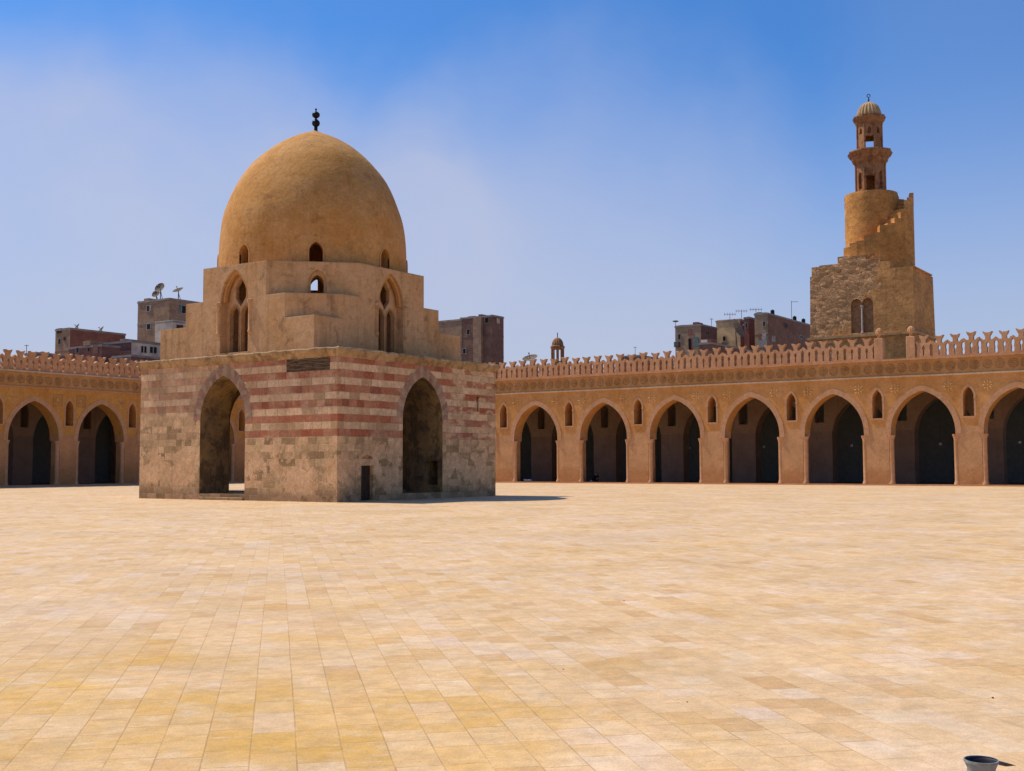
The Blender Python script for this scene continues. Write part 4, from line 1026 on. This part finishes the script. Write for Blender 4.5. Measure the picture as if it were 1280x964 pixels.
skin('body',V,E_,rad,'skin',pn)
rad2=[r_*1.12 if i not in (3,4) else r_*.9 for i,r_ in enumerate(rad)]
cl=skin('robe',[V[i] for i in (0,1,2,5,6,8,9,11,12,14,15,17,18)],[(0,1),(1,2),(0,11),(11,3),(3,4),(0,12),(12,5),(5,6),(2,7),(7,8),(2,9),(9,10)],[.19,.17,.17,.11,.085,.11,.08,.09,.07,.09,.07,.14,.14],'blackcloth',pn)
skin('headscarf',[(.02,0,.86),(.04,0,.76),(.06,0,.62)],[(0,1),(1,2)],[.095,.09,.12],'blackcloth',pn)
skin('white_wrap',[(-.36,.18,.10),(-.40,.36,.12),(-.30,.48,.10)],[(0,1),(1,2)],[.09,.12,.07],'whitecloth',pn)

# ------------------------------------------------------------------ light
SUN=Vector((-.135,.991,0)).normalized()*math.cos(R(58))+Vector((0,0,math.sin(R(58))))
ld=bpy.data.lights.new('sun','SUN'); ld.energy=4.3; ld.angle=R(.55); ld.color=(1,.935,.82)
so=bpy.data.objects.new('sun',ld); COL.objects.link(so); so.rotation_euler=SUN.to_track_quat('Z','Y').to_euler(); so.location=(0,0,60)
w=bpy.data.worlds.new('World'); S.world=w; w.use_nodes=True; nt=w.node_tree; nt.nodes.clear()
t=NT.__new__(NT); t.t=nt; t._p=None
out=nt.nodes.new('ShaderNodeOutputWorld'); bg=nt.nodes.new('ShaderNodeBackground'); bg.inputs[1].default_value=.10
sky=nt.nodes.new('ShaderNodeTexSky'); sky.sky_type='NISHITA'; sky.sun_disc=False; sky.sun_elevation=R(58); sky.sun_rotation=math.atan2(SUN.x,SUN.y); sky.air_density=1.; sky.dust_density=1.; sky.ozone_density=2.5; sky.altitude=50
tc=nt.nodes.new('ShaderNodeTexCoord').outputs['Generated']
def nd(v):
    n=nt.nodes.new('ShaderNodeVectorMath'); n.operation='DOT_PRODUCT'; t.set(n.inputs[0],tc); n.inputs[1].default_value=v; return n.outputs['Value']
wv3=nt.nodes.new('ShaderNodeVectorMath'); wv3.operation='MULTIPLY_ADD'; t.set(wv3.inputs[0],t.noise(2.6,5,.55,vec=tc,col=True)); wv3.inputs[1].default_value=(.30,.30,.30); 
wv4=nt.nodes.new('ShaderNodeVectorMath'); wv4.operation='SUBTRACT'; t.set(wv4.inputs[0],tc); wv4.inputs[1].default_value=(.15,.15,.15); t.set(wv3.inputs[2],wv4.outputs[0])
wv5=nt.nodes.new('ShaderNodeVectorMath'); wv5.operation='NORMALIZE'; t.set(wv5.inputs[0],wv3.outputs[0])
def nd2(v):
    n=nt.nodes.new('ShaderNodeVectorMath'); n.operation='DOT_PRODUCT'; t.set(n.inputs[0],wv5.outputs[0]); n.inputs[1].default_value=v; return n.outputs['Value']
def blob(px,py,a,b_):
    d_=ray(px,py).normalized(); return t.mr(nd2(d_),math.cos(R(a)),math.cos(R(b_)))
zz_=t.sep(tc)[2]
hz=t.mr(zz_,.33,.03)
c1=t.noise(1.6,5,.5,vec=tc,dist=.3); c2=t.noise(4.,5,.6,vec=t.vmul(tc,(1,1,1.6)))
bl=t.math('ADD',t.math('MULTIPLY',blob(290,350,16,3),.95),t.math('ADD',t.math('MULTIPLY',blob(650,420,17,2),.80),t.math('ADD',t.math('MULTIPLY',blob(40,380,13,3),.45),t.math('MULTIPLY',blob(1250,150,12,3),.12))),clamp=True)
cl_=t.math('MULTIPLY',t.mr(t.math('ADD',c1,t.math('MULTIPLY',c2,.22)),.40,.78,.42,1.),bl)
skc=t.mix(1.,sky.outputs[0],(.44,.90,1.44),'MULTIPLY')
colr=t.mix(t.math('MULTIPLY',hz,.86),skc,(5.1,5.45,6.9)); colr=t.mix(t.math('MULTIPLY',cl_,.82,clamp=True),colr,(5.6,5.8,7.15))
nt.links.new(colr,bg.inputs[0]); nt.links.new(bg.outputs[0],out.inputs[0])
S.view_settings.view_transform='Standard'; S.view_settings.look='None'; S.view_settings.gamma=1; S.view_settings.exposure=0.; S.view_settings.use_curve_mapping=False
S.render.engine='CYCLES'; S.cycles.max_bounces=8; S.cycles.diffuse_bounces=5
